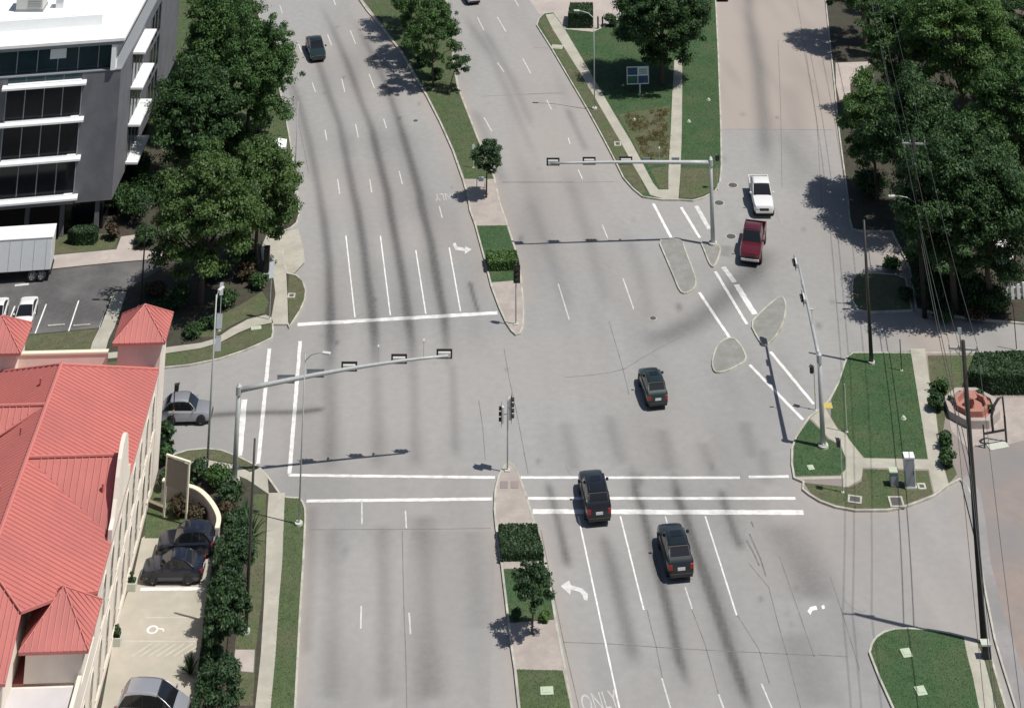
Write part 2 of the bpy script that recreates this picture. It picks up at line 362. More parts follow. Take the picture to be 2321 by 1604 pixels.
grime(zz(('C2', [(1640, 380), (1620, 470)])), 0.9, 0.5)
grime(zz(('D1', [(230, -200), (260, 150), (320, 500), (360, 900), (385, 1290)])), 0.95, 0.62)
grime(zz(('D1', [(560, 600), (600, 1000), (640, 1500)])), 1.6, 0.22)
for zpts, w, a in (([(880, 200), (890, 700), (905, 1550)], 0.75, 0.45), ([(1180, 120), (1200, 500), (1215, 900), (1250, 1550)], 1.0, 0.50), ([(510, 220), (515, 700), (490, 1550)], 0.8, 0.30), ([(1540, 250), (1560, 500), (1600, 1000)], 0.8, 0.22), ([(350, 60), (345, 500), (310, 1200)], 0.5, 0.30)):
    grime(zz(('B4', zpts)), w, a, 0.05)
grime(zz(('B3', [(480, -100), (500, 400), (480, 900)])), 0.7, 0.45); grime(zz(('B3', [(830, 100), (840, 380), (850, 900)])), 0.7, 0.38)
grime(zz(('B3', [(1100, 60), (1120, 250), (1130, 900)])), 0.6, 0.42); grime(zz(('B3', [(1400, 40), (1410, 300), (1430, 800)])), 0.5, 0.42)
grime(zz(('A3', [(1500, 470), (1800, 450), (2250, 440)]), ('B3', [(500, 410)])), 0.38, 0.85, 0.1)
grime(zz(('C1', [(440, 800), (520, 980), (600, 1150)])), 0.5, 0.5)
for pts in ([(1480, 100), (1700, 420), (1900, 880), (2050, 1250)], [(1620, 200), (1850, 600), (2020, 1000)], [(1560, 800), (1700, 1150), (1800, 1400)]):
    grime(zz(('B1', pts)), 0.6, 0.34)
for pts in ([(450, -150), (600, 300), (760, 900)], [(150, 0), (330, 500), (480, 900)], [(900, 300), (1000, 620), (1100, 1000)]):
    grime(zz(('C2', pts)), 0.8, 0.30)
for pts in ([(750, 450), (860, 850)], [(1150, 550), (1230, 900)], [(1450, 650), (1560, 950)], [(1760, 500), (1850, 800)], [(1900, 700), (1950, 1000)], [(430, 500), (520, 900)]):
    grime(zz(('C3', pts)), 0.7, 0.36)
dk = (P[:, 0] > QG('B4', 1040, 800).x) & (P[:, 0] < QG('B4', 1720, 260).x) & (P[:, 1] < QG('B4', 1040, 262).y)
wear *= 0.95; wear += dk * 0.10
tr = np.maximum(0, vnoise(P, 16, 5) - 0.45) * 0.5 + np.maximum(0, nz2 - 0.55) * 0.35
PR = P.copy(); PR[:, 0] = P[:, 0] * 6.0 + P[:, 1] * 0.9; band = vnoise(PR, 9.0, 41) * 0.6 + vnoise(PR, 21.0, 42) * 0.4      # long faint lanes of dirt
wear = wear + np.clip(band - 0.42, 0, 1) * 0.42 - np.clip(vnoise(P, 12, 43) - 0.55, 0, 1) * 0.35
rs = np.random.default_rng(77)
for _ in range(80):                                 # oil drips and small stains
    c_ = np.array([rs.uniform(-34, 36), rs.uniform(168, 285)]); r_ = rs.uniform(0.10, 0.32); m_ = (np.abs(P[:, 0] - c_[0]) < 2) & (np.abs(P[:, 1] - c_[1]) < 2)
    wear[m_] = wear[m_] + (rs.uniform(0.2, 0.6) * np.exp(-(((P[m_] - c_) / np.array([r_, r_ * rs.uniform(1, 3)])) ** 2).sum(1)))
wear = np.clip(wear + tr * 0.55, 0, 1)
# warm tone: the older, browner slabs of the side road on the north-east and the pinkish patches
sa, sb = QG('D1', 30, 968), QG('D1', 900, 970)
warm = 1 / (1 + np.exp(-(P[:, 1] - sa.y) / 0.15)) * (P[:, 0] > G(1625, 250).x - 3)
warm = np.maximum(warm * 0.9, np.clip(vnoise(P, 11, 9) - 0.5, 0, 1) * 0.8)
warm = np.maximum(warm, np.exp(-((P[:, 0] - G(2300, 1300).x) / 3.0) ** 2) * 0.9)
for zs_ in ((('B1', [(700, 0), (880, 225), (1150, 635), (1310, 930), (1480, 1360)]), ('B2', [(1530, 130), (1640, 500), (1690, 700)])), (('B2', [(1938, 800), (1890, 450), (1822, 240)]), ('B1', [(1722, 1335), (1600, 1045), (1450, 655)])),
            (('B4', [(2040, 250), (2152, 750), (2245, 1250), (2305, 1584)]),), (('B4', [(1722, 230), (1800, 820), (1862, 1300), (1892, 1584)]),), (('D3', [(650, 1030), (780, 1120), (1050, 1200), (1420, 1175)]),), (('C1', [(500, 665), (720, 1055), (865, 1340)]),), (('B4', [(310, 100), (295, 500), (240, 1500)]),)):
    d, _ = dist_poly(P, zz(*zs_)); warm = np.maximum(warm, 0.55 * np.exp(-(d / 1.1) ** 2))
me = bpy.data.meshes.new('road')
idx = np.arange(nx * ny).reshape(ny, nx); F = np.stack([idx[:-1, :-1], idx[:-1, 1:], idx[1:, 1:], idx[1:, :-1]], -1).reshape(-1, 4)
me.vertices.add(nx * ny); me.vertices.foreach_set('co', np.column_stack([P, np.zeros(len(P))]).astype(np.float32).ravel())
me.loops.add(F.size); me.loops.foreach_set('vertex_index', F.ravel().astype(np.int32))
me.polygons.add(len(F)); me.polygons.foreach_set('loop_start', np.arange(0, F.size, 4, dtype=np.int32)); me.polygons.foreach_set('loop_total', np.full(len(F), 4, np.int32))
me.update()
a = me.attributes.new('wear', 'FLOAT', 'POINT'); a.data.foreach_set('value', wear.astype(np.float32))
a = me.attributes.new('warm', 'FLOAT', 'POINT'); a.data.foreach_set('value', warm.astype(np.float32))
m = bpy.data.materials.new('road_concrete'); m.use_nodes = True; nt = m.node_tree; N = nt.nodes; L = nt.links; b = N['Principled BSDF']
geo = N.new('ShaderNodeNewGeometry')
def nz(scale, det=6, rough=0.6):
    n = N.new('ShaderNodeTexNoise'); n.inputs['Scale'].default_value = scale; n.inputs['Detail'].default_value = det; n.inputs['Roughness'].default_value = rough
    L.new(geo.outputs['Position'], n.inputs['Vector']); return n
def mix(a, bcol, fac):
    x = N.new('ShaderNodeMix'); x.data_type = 'RGBA'
    for s, v in (('A', a), ('B', bcol)):
        if isinstance(v, tuple): x.inputs[s].default_value = (*v, 1)
        else: L.new(v, x.inputs[s])
    if isinstance(fac, float): x.inputs['Factor'].default_value = fac
    else: L.new(fac, x.inputs['Factor'])
    return x.outputs['Result']
def attr(n):
    x = N.new('ShaderNodeAttribute'); x.attribute_name = n; return x.outputs['Fac']
n1 = nz(1.3); n2 = nz(9.0); n3 = nz(0.18, 4)
rp = N.new('ShaderNodeValToRGB'); rp.color_ramp.elements[0].position = 0.3; rp.color_ramp.elements[1].position = 0.72
rp.color_ramp.elements[0].color = (0.272, 0.268, 0.258, 1); rp.color_ramp.elements[1].color = (0.345, 0.340, 0.327, 1); L.new(n1.outputs['Fac'], rp.inputs['Fac'])
c = mix(rp.outputs['Color'], (0.285, 0.280, 0.27), n3.outputs['Fac'])
c = mix(c, (0.345, 0.30, 0.265), attr('warm'))
sp = N.new('ShaderNodeValToRGB'); sp.color_ramp.elements[0].position = 0.62; sp.color_ramp.elements[1].position = 0.78; L.new(n2.outputs['Fac'], sp.inputs['Fac'])
mm = N.new('ShaderNodeMath'); mm.operation = 'MULTIPLY'; L.new(sp.outputs['Color'], mm.inputs[0]); mm.inputs[1].default_value = 0.35
c = mix(c, (0.22, 0.215, 0.21), mm.outputs[0])
n4 = nz(2.4, 5, 0.7); mr = N.new('ShaderNodeMapRange'); mr.inputs['From Min'].default_value = 0.3; mr.inputs['From Max'].default_value = 0.75; mr.inputs['To Min'].default_value = 0.84; mr.inputs['To Max'].default_value = 1.14; L.new(n4.outputs['Fac'], mr.inputs['Value'])
mw = N.new('ShaderNodeMath'); mw.operation = 'MULTIPLY'; mw.use_clamp = True; L.new(attr('wear'), mw.inputs[0]); L.new(mr.outputs['Result'], mw.inputs[1])
c = mix(c, (0.100, 0.098, 0.094), mw.outputs[0])
L.new(c, b.inputs['Base Color']); b.inputs['Roughness'].default_value = 0.9
bp = N.new('ShaderNodeBump'); bp.inputs['Strength'].default_value = 0.06; bp.inputs['Distance'].default_value = 0.02; L.new(n2.outputs['Fac'], bp.inputs['Height']); L.new(bp.outputs['Normal'], b.inputs['Normal'])
me.materials.append(m); ROAD = bpy.data.objects.new('road', me); link(ROAD); ROAD['kind'] = 'structure'

# ---- blocks and islands -------------------------------------------------
# north-west block (offices, car park)
nw = [G(-500, -160), G(520, -160), G(548, -60), G(575, 0), G(600, 70), G(622, 150), G(641, 230), G(655, 300), G(668, 380), G(676, 450), G(679, 490), G(674, 508), G(660, 520), G(638, 529),
      G(640, 560), G(646, 600)] + PL('A2', [(2155, 600), (2220, 615), (2270, 660), (2292, 730), (2285, 800), (2250, 880), (2205, 950), (2160, 1010), (2150, 985), (2045, 985), (2048, 1040), (2040, 1085), (1950, 1130), (1820, 1185), (1640, 1245), (1420, 1290), (1230, 1310), (900, 1330), (-1500, 1480)])
slab('planting_bed', nw, KZ, 'soil')
Z1, Z2, Z3 = KZ + 0.004, KZ + 0.008, KZ + 0.012
sheet('lawn', [G(250, -150), G(500, -150), G(560, 0), G(618, 160), G(650, 300), G(670, 430), G(640, 500), G(560, 520), G(440, 430), G(330, 300), G(300, 100)], Z1, 'grass')
sheet('asphalt_lot', PL('A2', [(-1500, 640), (330, 585), (850, 530), (1230, 500), (1215, 560), (940, 730), (840, 735), (740, 1012), (230, 1060), (-1500, 1180)]), Z1, 'asph')
sheet('sidewalk', PL('A2', [(838, 742), (945, 742), (905, 870), (855, 1010), (810, 1100), (785, 1200), (665, 1205), (690, 1120), (740, 1020)]), Z2, 'walk')
sheet('lawn', PL('A2', [(-1000, 1150), (230, 1068), (735, 1020), (685, 1120), (660, 1205), (-1000, 1330)]), Z1, 'dry')
sheet('sidewalk', PL('A2', [(345, 575), (390, 470), (870, 425), (905, 330), (1010, 315), (985, 430), (1230, 440), (1225, 492), (850, 522)]), Z2, 'nwlk')
sheet('lawn', PL('A2', [(395, 465), (400, 330), (880, 300), (870, 420)]), Z1, 'dry')
sheet('sidewalk', PL('A2', [(2000, 300), (2100, 300), (2230, 270), (2270, 420), (2280, 520), (2200, 605), (2140, 605), (2148, 760), (2155, 985), (2045, 985), (2030, 930), (2060, 760), (2040, 600), (1960, 500), (1950, 420)]), Z2, 'walk')
sheet('lawn', PL('A2', [(2160, 612), (2215, 628), (2260, 672), (2280, 735), (2272, 800), (2240, 875), (2196, 945), (2164, 985), (2152, 760)]), Z1, 'dry')
sheet('sidewalk', PL('A2', [(1230, 1160), (1500, 1125), (1620, 1090), (1720, 1020), (1850, 950), (1985, 915), (2032, 935), (2032, 975), (1900, 1000), (1780, 1050), (1650, 1120), (1500, 1165), (1230, 1205), (-200, 1330), (-200, 1290)]), Z2, 'walk')
sheet('lawn', PL('A2', [(1230, 1212), (1500, 1172), (1650, 1128), (1790, 1058), (1910, 1008), (2030, 988), (2034, 1075), (1940, 1118), (1810, 1172), (1635, 1232), (1420, 1276), (1230, 1296), (800, 1320), (800, 1270)]), Z1, 'dry')
sheet('lawn', PL('A2', [(1480, 1080), (1560, 960), (1800, 840), (1960, 740), (2010, 820), (1980, 900), (1840, 938), (1700, 1010), (1600, 1080)]), Z1, 'dry')
# south-west block (red roofed building, its parking)
sw = [G(-500, 1090), G(330, 1045)] + PL('A3', [(1290, 770), (1400, 735), (1540, 722), (1660, 735), (1790, 785), (1900, 840), (1945, 868)]) + [G(605, 1078), G(640, 1128)] + PL('B3', [(200, 1090), (262, 1092), (290, 1125), (308, 1175), (310, 1240), (303, 1400)]) + PL('B4', [(295, 500), (270, 900), (240, 1500), (215, 1900), (150, 2900)]) + [G(-500, 2000)]
slab('planting_bed', sw, KZ, 'soil')
sheet('sidewalk', PL('B3', [(30, 1060), (150, 1060), (145, 1200), (130, 1584)]) + PL('B4', [(105, 800), (80, 1200), (45, 1584), (-20, 2500), (-150, 2500), (-70, 1584), (-30, 1200), (-5, 800), (10, 400), (20, 120)]), Z2, 'walk')
sheet('lawn', PL('B3', [(152, 1098), (262, 1100), (288, 1180), (290, 1300)]) + PL('B4', [(280, 500), (255, 900), (225, 1500), (140, 2800), (-10, 2800), (40, 1584), (75, 1200), (100, 800), (125, 300)]), Z1, 'grass')
sheet('lawn', PL('A4', [(1880, 0), (1990, 0), (1980, 450), (1955, 800), (1915, 1150), (1890, 1584), (1720, 1584), (1760, 1100), (1840, 700), (1860, 300)]), Z1, 'dry')
sheet('sidewalk', PL('A4', [(1760, 1165), (1905, 1165), (1895, 1335), (1740, 1320)]), Z2, 'nwlk')
sheet('sidewalk', PL('A3', [(1290, 880), (1390, 830), (1560, 815), (1760, 850), (1870, 905), (1930, 880), (1950, 870), (2000, 930), (2010, 1070), (1850, 960), (1700, 900), (1560, 880), (1390, 900)]), Z2, 'walk')
sheet('lawn', PL('A3', [(1300, 780), (1400, 748), (1540, 735), (1660, 748), (1790, 800), (1920, 868), (1870, 895), (1760, 842), (1560, 806), (1390, 822), (1290, 865)]), Z1, 'dry')
sheet('parking_lot', PL('A4', [(1060, 330), (1100, 300), (1300, 250), (1580, 430), (1620, 480), (1560, 720), (1520, 950), (1500, 1250), (1440, 1584), (1380, 2100), (600, 2100), (760, 1584), (850, 1080), (930, 800), (1000, 600)]), Z1, 'lotc')
sheet('lawn', PL('A3', [(1110, 1060), (1230, 960), (1400, 1010), (1560, 1120), (1600, 1300), (1300, 1400), (1080, 1400)]), Z2, 'grass')
# north median
nm_l = PL('B1', [(640, -120), (700, 0), (760, 85), (880, 225), (1010, 395), (1150, 635), (1205, 725), (1310, 930), (1400, 1130), (1480, 1360), (1518, 1500)]) + PL('B2', [(1530, 130), (1570, 240), (1640, 500), (1690, 700), (1750, 860), (1800, 970), (1840, 1030), (1875, 1062)])
nm_r = PL('B2', [(1915, 1052), (1938, 1000), (1942, 900), (1938, 800), (1920, 620), (1890, 450), (1822, 240), (1762, 70)]) + PL('B1', [(1722, 1335), (1600, 1045), (1450, 655), (1425, 500), (1395, 250), (1365, 0), (1350, -200)])
nm = nm_l + nm_r
slab('median_paving', nm, KZ, 'pink', 0.17)
def clipband(left, right, z): return left + right[::-1]
sheet('lawn', PL('B1', [(670, -120), (725, 0), (900, 225), (1030, 395), (1165, 625), (1222, 725), (1325, 930), (1415, 1130), (1495, 1350), (1715, 1350), (1585, 1040), (1435, 655), (1410, 500), (1380, 250), (1350, 0), (1335, -200)]), Z1, 'grass')
sheet('lawn', PL('B2', [(1585, 248), (1808, 245), (1875, 450), (1905, 620), (1912, 655), (1697, 672), (1652, 500)]), Z1, 'lush')
# south median
sm = PL('B3', [(1790, 850), (1825, 822), (1865, 850), (1910, 930), (1960, 1075), (2000, 1200), (2035, 1320)]) + PL('B4', [(2105, 500), (2152, 750), (2195, 1000), (2245, 1250), (2305, 1584), (2420, 2300), (1965, 2300), (1892, 1584), (1862, 1300), (1832, 1100), (1800, 820), (1762, 500), (1722, 230)]) + PL('B3', [(1712, 1180), (1718, 1040), (1745, 925)])
slab('median_paving', sm, KZ, 'pink', 0.17)
sheet('lawn', PL('B4', [(1778, 560), (2100, 556), (2138, 750), (2165, 940), (1828, 965), (1812, 820)]), Z1, 'lush')
sheet('lawn', PL('B4', [(1885, 1312), (2230, 1320), (2285, 1584), (2400, 2280), (1985, 2280), (1912, 1584)]), Z1, 'grass')
# north-east island
ne = PL('C1', [(272, 108), (232, 150), (216, 195), (330, 375), (500, 665), (600, 835), (720, 1055), (790, 1190), (865, 1340), (935, 1420), (1010, 1482), (1060, 1490), (1160, 1505), (1290, 1505), (1390, 1512), (1480, 1485), (1560, 1440), (1596, 1370), (1607, 1250), (1602, 950), (1582, 400), (1562, 0), (1550, -400), (830, -400), (840, 150), (640, 245), (440, 225), (350, 100)])
slab('lawn', ne, KZ, 'lush', 0.16)
sheet('lawn', PL('C1', [(275, 128), (236, 168), (340, 360), (510, 655), (612, 825), (732, 1045), (800, 1180), (880, 1330), (1000, 1462), (1040, 1455), (960, 1270), (820, 1020), (640, 690), (500, 440), (300, 150)]), Z1, 'dry')
sheet('lawn', PL('C1', [(830, 870), (1215, 800), (1215, 1180), (1060, 1260), (1000, 1190), (900, 1000)]), Z1, 'dry')
sheet('sidewalk', PL('C1', [(285, 120), (345, 112), (430, 230), (560, 450), (700, 690), (840, 930), (920, 1060), (1000, 1210), (1090, 1380), (1130, 1430), (1205, 1430), (1205, 1300), (1222, 1000), (1235, 700), (1250, 460), (1308, 460), (1308, 700), (1305, 1000), (1295, 1300), (1280, 1500), (1160, 1498), (1070, 1470), (1020, 1380), (950, 1260), (840, 1060), (700, 820), (560, 580), (440, 390), (340, 230)]), Z2, 'walk')
sheet('lawn', PL('C1', [(1066, 1275), (1205, 1255), (1200, 1425), (1145, 1420), (1110, 1360)]), Z1, 'dry')
sheet('lawn', PL('C1', [(1298, 1270), (1590, 1270), (1580, 1370), (1540, 1435), (1470, 1470), (1390, 1492), (1290, 1490)]), Z1, 'dry')
sheet('lawn', PL('C1', [(1315, 480), (1570, 480), (1590, 900), (1595, 1200), (1310, 1000)]), Z1, 'lush')
sheet('driveway', PL('C1', [(240, 110), (120, -60), (-100, -400), (830, -400), (840, 145), (640, 240), (445, 220), (352, 96), (272, 100)]), 0.006, 'nwlk')
# slip lane islands
for pts in ([(1122, 345), (1180, 480), (1240, 620), (1285, 735), (1330, 755), (1385, 730), (1418, 690), (1412, 630), (1385, 555), (1340, 440), (1312, 350), (1220, 340)],
            [(1440, 362), (1470, 430), (1505, 525), (1535, 558), (1565, 535), (1602, 430), (1590, 392), (1520, 368)],
            [(1812, 975), (1890, 890), (2000, 792), (2050, 768), (2080, 795), (2090, 850), (2078, 950), (2035, 1045), (1970, 1120), (1920, 1150), (1870, 1090)],
            [(1640, 1083), (1580, 1120), (1545, 1185), (1525, 1270), (1540, 1330), (1570, 1345), (1640, 1335), (1725, 1295), (1800, 1250), (1772, 1170), (1725, 1105), (1690, 1080)]):
    slab('traffic_island', chaikin(PL('C2', pts), 1), 0.10, 'islec' if 'islec' in M else 'walk', 0.15, 0.125)
# east block
eb = PL('D2', [(1620, 1195), (1030, 1195), (985, 1225), (965, 1275)]) + PL('D3', [(915, 240), (850, 360), (815, 400), (700, 488), (650, 560), (600, 640), (570, 720), (568, 840), (585, 945), (655, 975), (650, 1030), (700, 1070), (780, 1120), (900, 1165), (1050, 1192), (1290, 1190), (1420, 1165), (1520, 1130), (1640, 1082), (1750, 1000), (1830, 960), (1880, 1000), (1920, 1100)]) + PL('D4', [(1940, 300), (2010, 700), (2085, 1080), (2150, 1300), (2240, 1584), (2420, 2200), (3300, 2200)]) + [G(2900, 640), G(2500, 760), G(2310, 800)]
slab('plaza', eb, KZ, 'lot_tan', 0.15)
sheet('lawn', PL('D3', [(1010, 12), (1465, 2), (1590, 805), (1115, 798), (1000, 655), (985, 620), (915, 575), (865, 490), (870, 360), (930, 235), (975, 70)]), Z1, 'lush')
sheet('lawn', PL('D3', [(705, 510), (610, 645), (588, 722), (585, 840), (602, 935), (935, 928), (975, 880), (975, 800), (938, 705), (845, 655), (790, 590)]), Z1, 'lush')
sheet('sidewalk', PL('D3', [(715, 500), (820, 412), (865, 500), (920, 585), (985, 630), (1000, 660), (1110, 800), (1595, 812), (1460, -20), (1570, -20), (1600, 200), (1650, 450), (1690, 800), (1745, 995), (1640, 1060), (1600, 885), (1105, 870), (1100, 930), (1090, 960), (1000, 1010), (960, 1020), (960, 955), (650, 960), (600, 945), (940, 935), (980, 880), (978, 800), (940, 700), (850, 650), (795, 585)]), Z2, 'walk')
sheet('lawn', PL('D3', [(665, 985), (940, 1010), (1000, 1020), (1095, 975), (1105, 880), (1595, 895), (1630, 1068), (1510, 1115), (1415, 1150), (1290, 1175), (1050, 1178), (905, 1150), (790, 1108), (715, 1062)]), Z1, 'dry')
sheet('lawn', PL('D3', [(1125, 885), (1310, 890), (1340, 1165), (1290, 1172), (1200, 1172), (1160, 1050)]), Z2, 'grass')
sheet('lawn', PL('D3', [(1590, 30), (1950, 30), (1950, 190), (1880, 200), (1870, 290), (1750, 300), (1730, 450), (1700, 640), (1810, 920), (1750, 990), (1690, 780), (1650, 440), (1605, 200)]), Z1, 'dry')
sheet('plaza', PL('D3', [(1760, 305), (1870, 290), (2060, 345), (2330, 345), (2420, 345), (2420, 640), (2200, 700), (1880, 720), (1770, 600), (1740, 450)]), Z2, 'pink')
sheet('asphalt_lane', PL('D3', [(1842, 962), (1880, 930), (1930, 960), (1985, 1060), (2020, 1250)]) + PL('D4', [(2060, 500), (2160, 900), (2330, 1400), (2460, 1900), (2330, 1900), (2235, 1560), (2085, 1080), (2010, 700), (1940, 300)]), Z1, 'lane2' if 'lane2' in M else 'walk')
# tree ground on the east
et = PL('D1', [(760, -400), (822, 0), (852, 300), (890, 650), (915, 930), (950, 1200), (990, 1500)]) + PL('D2', [(1000, 180), (1020, 270), (1080, 285), (1320, 290), (1450, 560), (1500, 870), (1900, 940), (2320, 980)]) + [G(2900, 700), G(2900, -200)]
slab('planting_bed', et, KZ, 'soil')
sheet('sidewalk', PL('D1', [(900, 480), (1180, 470), (1100, 560), (1010, 640), (1015, 740), (930, 760), (905, 650)]), Z1, 'nwlk')
slab('lawn', PL('D2', [(1060, 605), (1025, 650), (1020, 730), (1025, 810), (1065, 880), (1160, 895), (1480, 880), (1430, 640), (1350, 612), (1200, 600)]), KZ, 'dry', 0.15)
# south-east lawn
se = PL('D4', [(1148, 1180), (1165, 1120), (1200, 1065), (1260, 1025), (1340, 1003), (1440, 998), (1600, 1008), (1760, 1035), (1960, 1085), (2035, 1120), (2085, 1260), (2180, 1584), (2380, 2300), (1650, 2300), (1318, 1584), (1225, 1380), (1170, 1240)])
slab('lawn', se, KZ, 'lush')
sheet('sidewalk', PL('D4', [(1862, 1075), (1955, 1098), (2020, 1260), (2100, 1584), (2330, 2300), (2190, 2300), (1972, 1584), (1925, 1350), (1885, 1200)]), Z1, 'walk')
sheet('lawn', PL('D4', [(1965, 1102), (2028, 1130), (2072, 1262), (2165, 1584), (2360, 2280), (2345, 2280), (2110, 1584), (2030, 1260)]), Z2, 'dry')

# ---- joints in the concrete (parts of the road)
for z, pts in (('B4', [(340, 250), (900, 248), (1300, 245), (1690, 240)]), ('C4', [(420, 1090), (800, 1105), (1300, 1140), (1800, 1165), (2310, 1190)]), ('D4', [(760, 1185), (990, 1200)]), ('C1', [(310, 362), (200, 358)]), ('C1', [(150, 705), (430, 700)]),
               ('C1', [(-40, 1362), (400, 1366), (800, 1360)]), ('D1', [(55, 968), (480, 970), (870, 972)]), ('B1', [(1620, 722), (1900, 710), (2240, 690)]), ('B1', [(1770, 1365), (2310, 1360)]),
               ('C4', [(1045, 850), (1080, 1000), (1110, 1110), (1160, 1360)]), ('C4', [(1380, 850), (1480, 1110), (1580, 1480)]), ('B4', [(1028, 260), (1040, 800), (1055, 1200), (1065, 1700)]), ('D4', [(250, 500), (400, 680), (470, 950), (530, 1160), (640, 1584)]),
               ('B3', [(1790, -30), (1830, 200), (1880, 420), (1970, 900)]), ('B3', [(1600, 350), (1630, 550), (1650, 800)]), ('C2', [(430, 1370), (600, 1355), (760, 1335), (880, 1305), (1000, 1230), (1120, 1160), (1330, 1050)]),
               ('C2', [(760, 950), (860, 1290), (910, 1500)]), ('D1', [(610, 0), (680, 400), (760, 900), (800, 1584)]), ('D1', [(470, 300), (490, 800), (500, 1400)]), ('D4', [(480, 450), (620, 850), (740, 1200)]), ('D4', [(860, 600), (960, 900), (1080, 1300)]), ('C4', [(1720, 890), (1880, 1140), (1960, 1400)]),
               ('B1', [(150, 560), (250, 900), (330, 1300)]), ('C4', [(250, 250), (420, 1090), (540, 1600)])):
    polyline_strip([QG(z, x, y) for x, y in pts], 0.065, 0.004, 'joint', 'joint', ROAD)
for z, pts in (('D4', [(255, 280), (300, 380), (340, 470), (380, 600)]), ('D4', [(235, 330), (290, 430), (330, 520)]), ('D4', [(270, 190), (285, 230)])):
    polyline_strip([QG(z, x, y) for x, y in pts], 0.13, 0.004, 'crack', 'joint', ROAD)

rc_ = random.Random(5)
for (cx, cy) in [(rc_.uniform(-20, 28), rc_.uniform(168, 270)) for _ in range(9)]:      # hairline cracks
    a_ = rc_.uniform(0, 6.28); pts_ = [(cx, cy)]
    for k in range(rc_.randint(4, 9)): a_ += rc_.uniform(-0.9, 0.9); pts_.append((pts_[-1][0] + 0.4 * math.cos(a_), pts_[-1][1] + 0.4 * math.sin(a_)))
    polyline_strip(pts_, 0.03, 0.004, 'crack', 'joint', ROAD)
# ---- painted markings (parts of the road)
ZM = 0.008
def line(z, a, b, w=0.13, m='paint', name='lane_line', z2=None):
    a = QG(z, *a); b = QG(z2 or z, *b); polyline_strip([a, b], w, ZM, name, m, ROAD)
line('B2', (245, 975), (1742, 888), 0.60, name='stop_line')
for a, b_ in (((607, 310), (675, 922)), ((865, 310), (940, 908)), ((1130, 420), (1205, 895)), ((1380, 400), (1465, 878))): line('B2', a, b_, 0.14)
for a, b_ in (((355, 620), (380, 690)), ((450, 970), (465, 1050)), ((545, 1340), (560, 1450)), ((112, 40), (132, 100)), ((245, 310), (275, 390)), ((575, 590), (600, 690)), ((680, 930), (700, 1030)), ((785, 1340), (800, 1440)), ((470, 260), (500, 340)), ((780, 555), (820, 660)), ((890, 890), (910, 960)), ((1005, 1280), (1030, 1380)), ((515, 0), (530, 40)), ((640, 230), (680, 330)),
              ((1740, 130), (1805, 240)), ((1930, 440), (1990, 550)), ((1740, 470), (1790, 540)), ((2110, 750), (2145, 820)), ((1640, 880), (1700, 985)), ((1590, 130), (1640, 230)), ((1870, 0), (1900, 50))): line('B1', a, b_, 0.13, 'paintw')
for a, b_ in (((1305, 90), (1328, 180)), ((2195, 670), (2278, 940))): line('B2', a, b_, 0.13, 'paintw')
for a, b_ in (((455, 1030), (470, 1080)), ((530, 1270), (562, 1340))): line('C1', a, b_, 0.13, 'paintw')
for a, b_ in (((710, 230), (750, 330)), ((865, 630), (945, 860))): line('C2', a, b_, 0.13, 'paintw')
for a, b_ in (((1092, 72), (1225, 325)), ((1300, 98), (1440, 328)), ((1435, 735), (1668, 1082)), ((1555, 578), (1792, 972))): line('C2', a, b_, 0.32, name='crosswalk_line')
line('C2', (1412, 88), (1510, 262), 0.5, 'paintw', 'stop_line'); line('C2', (1615, 545), (1700, 660), 0.55, 'paintw', 'stop_line'); line('C2', (1712, 676), (1852, 898), 0.60, 'paint', 'stop_line')
line('C3', (1812, 88), (2212, 498), 0.32, name='crosswalk_line'); line('C3', (1968, -10), (2292, 382), 0.32, name='crosswalk_line')
line('B3', (180, 912), (1722, 930), 0.36, name='crosswalk_line'); line('B3', (312, 1106), (1702, 1090), 0.40, name='crosswalk_line')
line('C3', (100, 930), (1740, 932), 0.34, name='crosswalk_line'); line('C3', (1805, 926), (2105, 922), 0.34, name='crosswalk_line'); line('C3', (155, 1086), (2155, 1086), 0.36, name='crosswalk_line')
line('C3', (190, 1184), (2215, 1192), 0.60, name='stop_line')
o_ = polyline_strip([G(554, 905), G(542, 1033)], 0.55, ZM, 'stop_line', 'paint', ROAD)
polyline_strip([G(610.5, 790), G(585, 1051)], 0.36, ZM, 'crosswalk_line', 'paint', ROAD); polyline_strip([G(680.5, 773), G(656, 1074)], 0.36, ZM, 'crosswalk_line', 'paint', ROAD)
line('C4', (530, 150), (850, 1640), 0.14); line('C4', (845, 150), (1020, 850), 0.14); line('C4', (1480, 150), (1715, 890), 0.14)
for a, b_ in (((1330, 680), (1382, 842)), ((1155, 1360), (1225, 1600)), ((1580, 1480), (1630, 1620)), ((1900, 1400), (1985, 1600)), ((1180, 150), (1225, 300))): line('C4', a, b_, 0.13, 'paintw')
for a, b_ in (((727, 40), (727, 210)), ((1052, 110), (1060, 240)), ((722, 820), (718, 990)), ((1080, 870), (1090, 1030))): line('B4', a, b_, 0.13, 'paintw')
for z, pts, m_ in (('C4', [(572, 775), (600, 780), (602, 730), (560, 690), (475, 665), (462, 628), (398, 672), (470, 737), (475, 700), (540, 715), (565, 745)], 'paintw'),
               ('B2', [(1405, 372), (1428, 362), (1437, 392), (1500, 405), (1500, 390), (1548, 414), (1498, 448), (1498, 428), (1425, 416)], 'paintw'),
               ('D4', [(690, 860), (712, 888), (727, 855), (765, 848), (755, 818), (712, 828)], 'paint'), ('D4', [(793, 820), (815, 812), (822, 838), (802, 846)], 'paint')):
    o = sheet('turn_arrow', PL(z, pts), ZM, m_, ROAD)
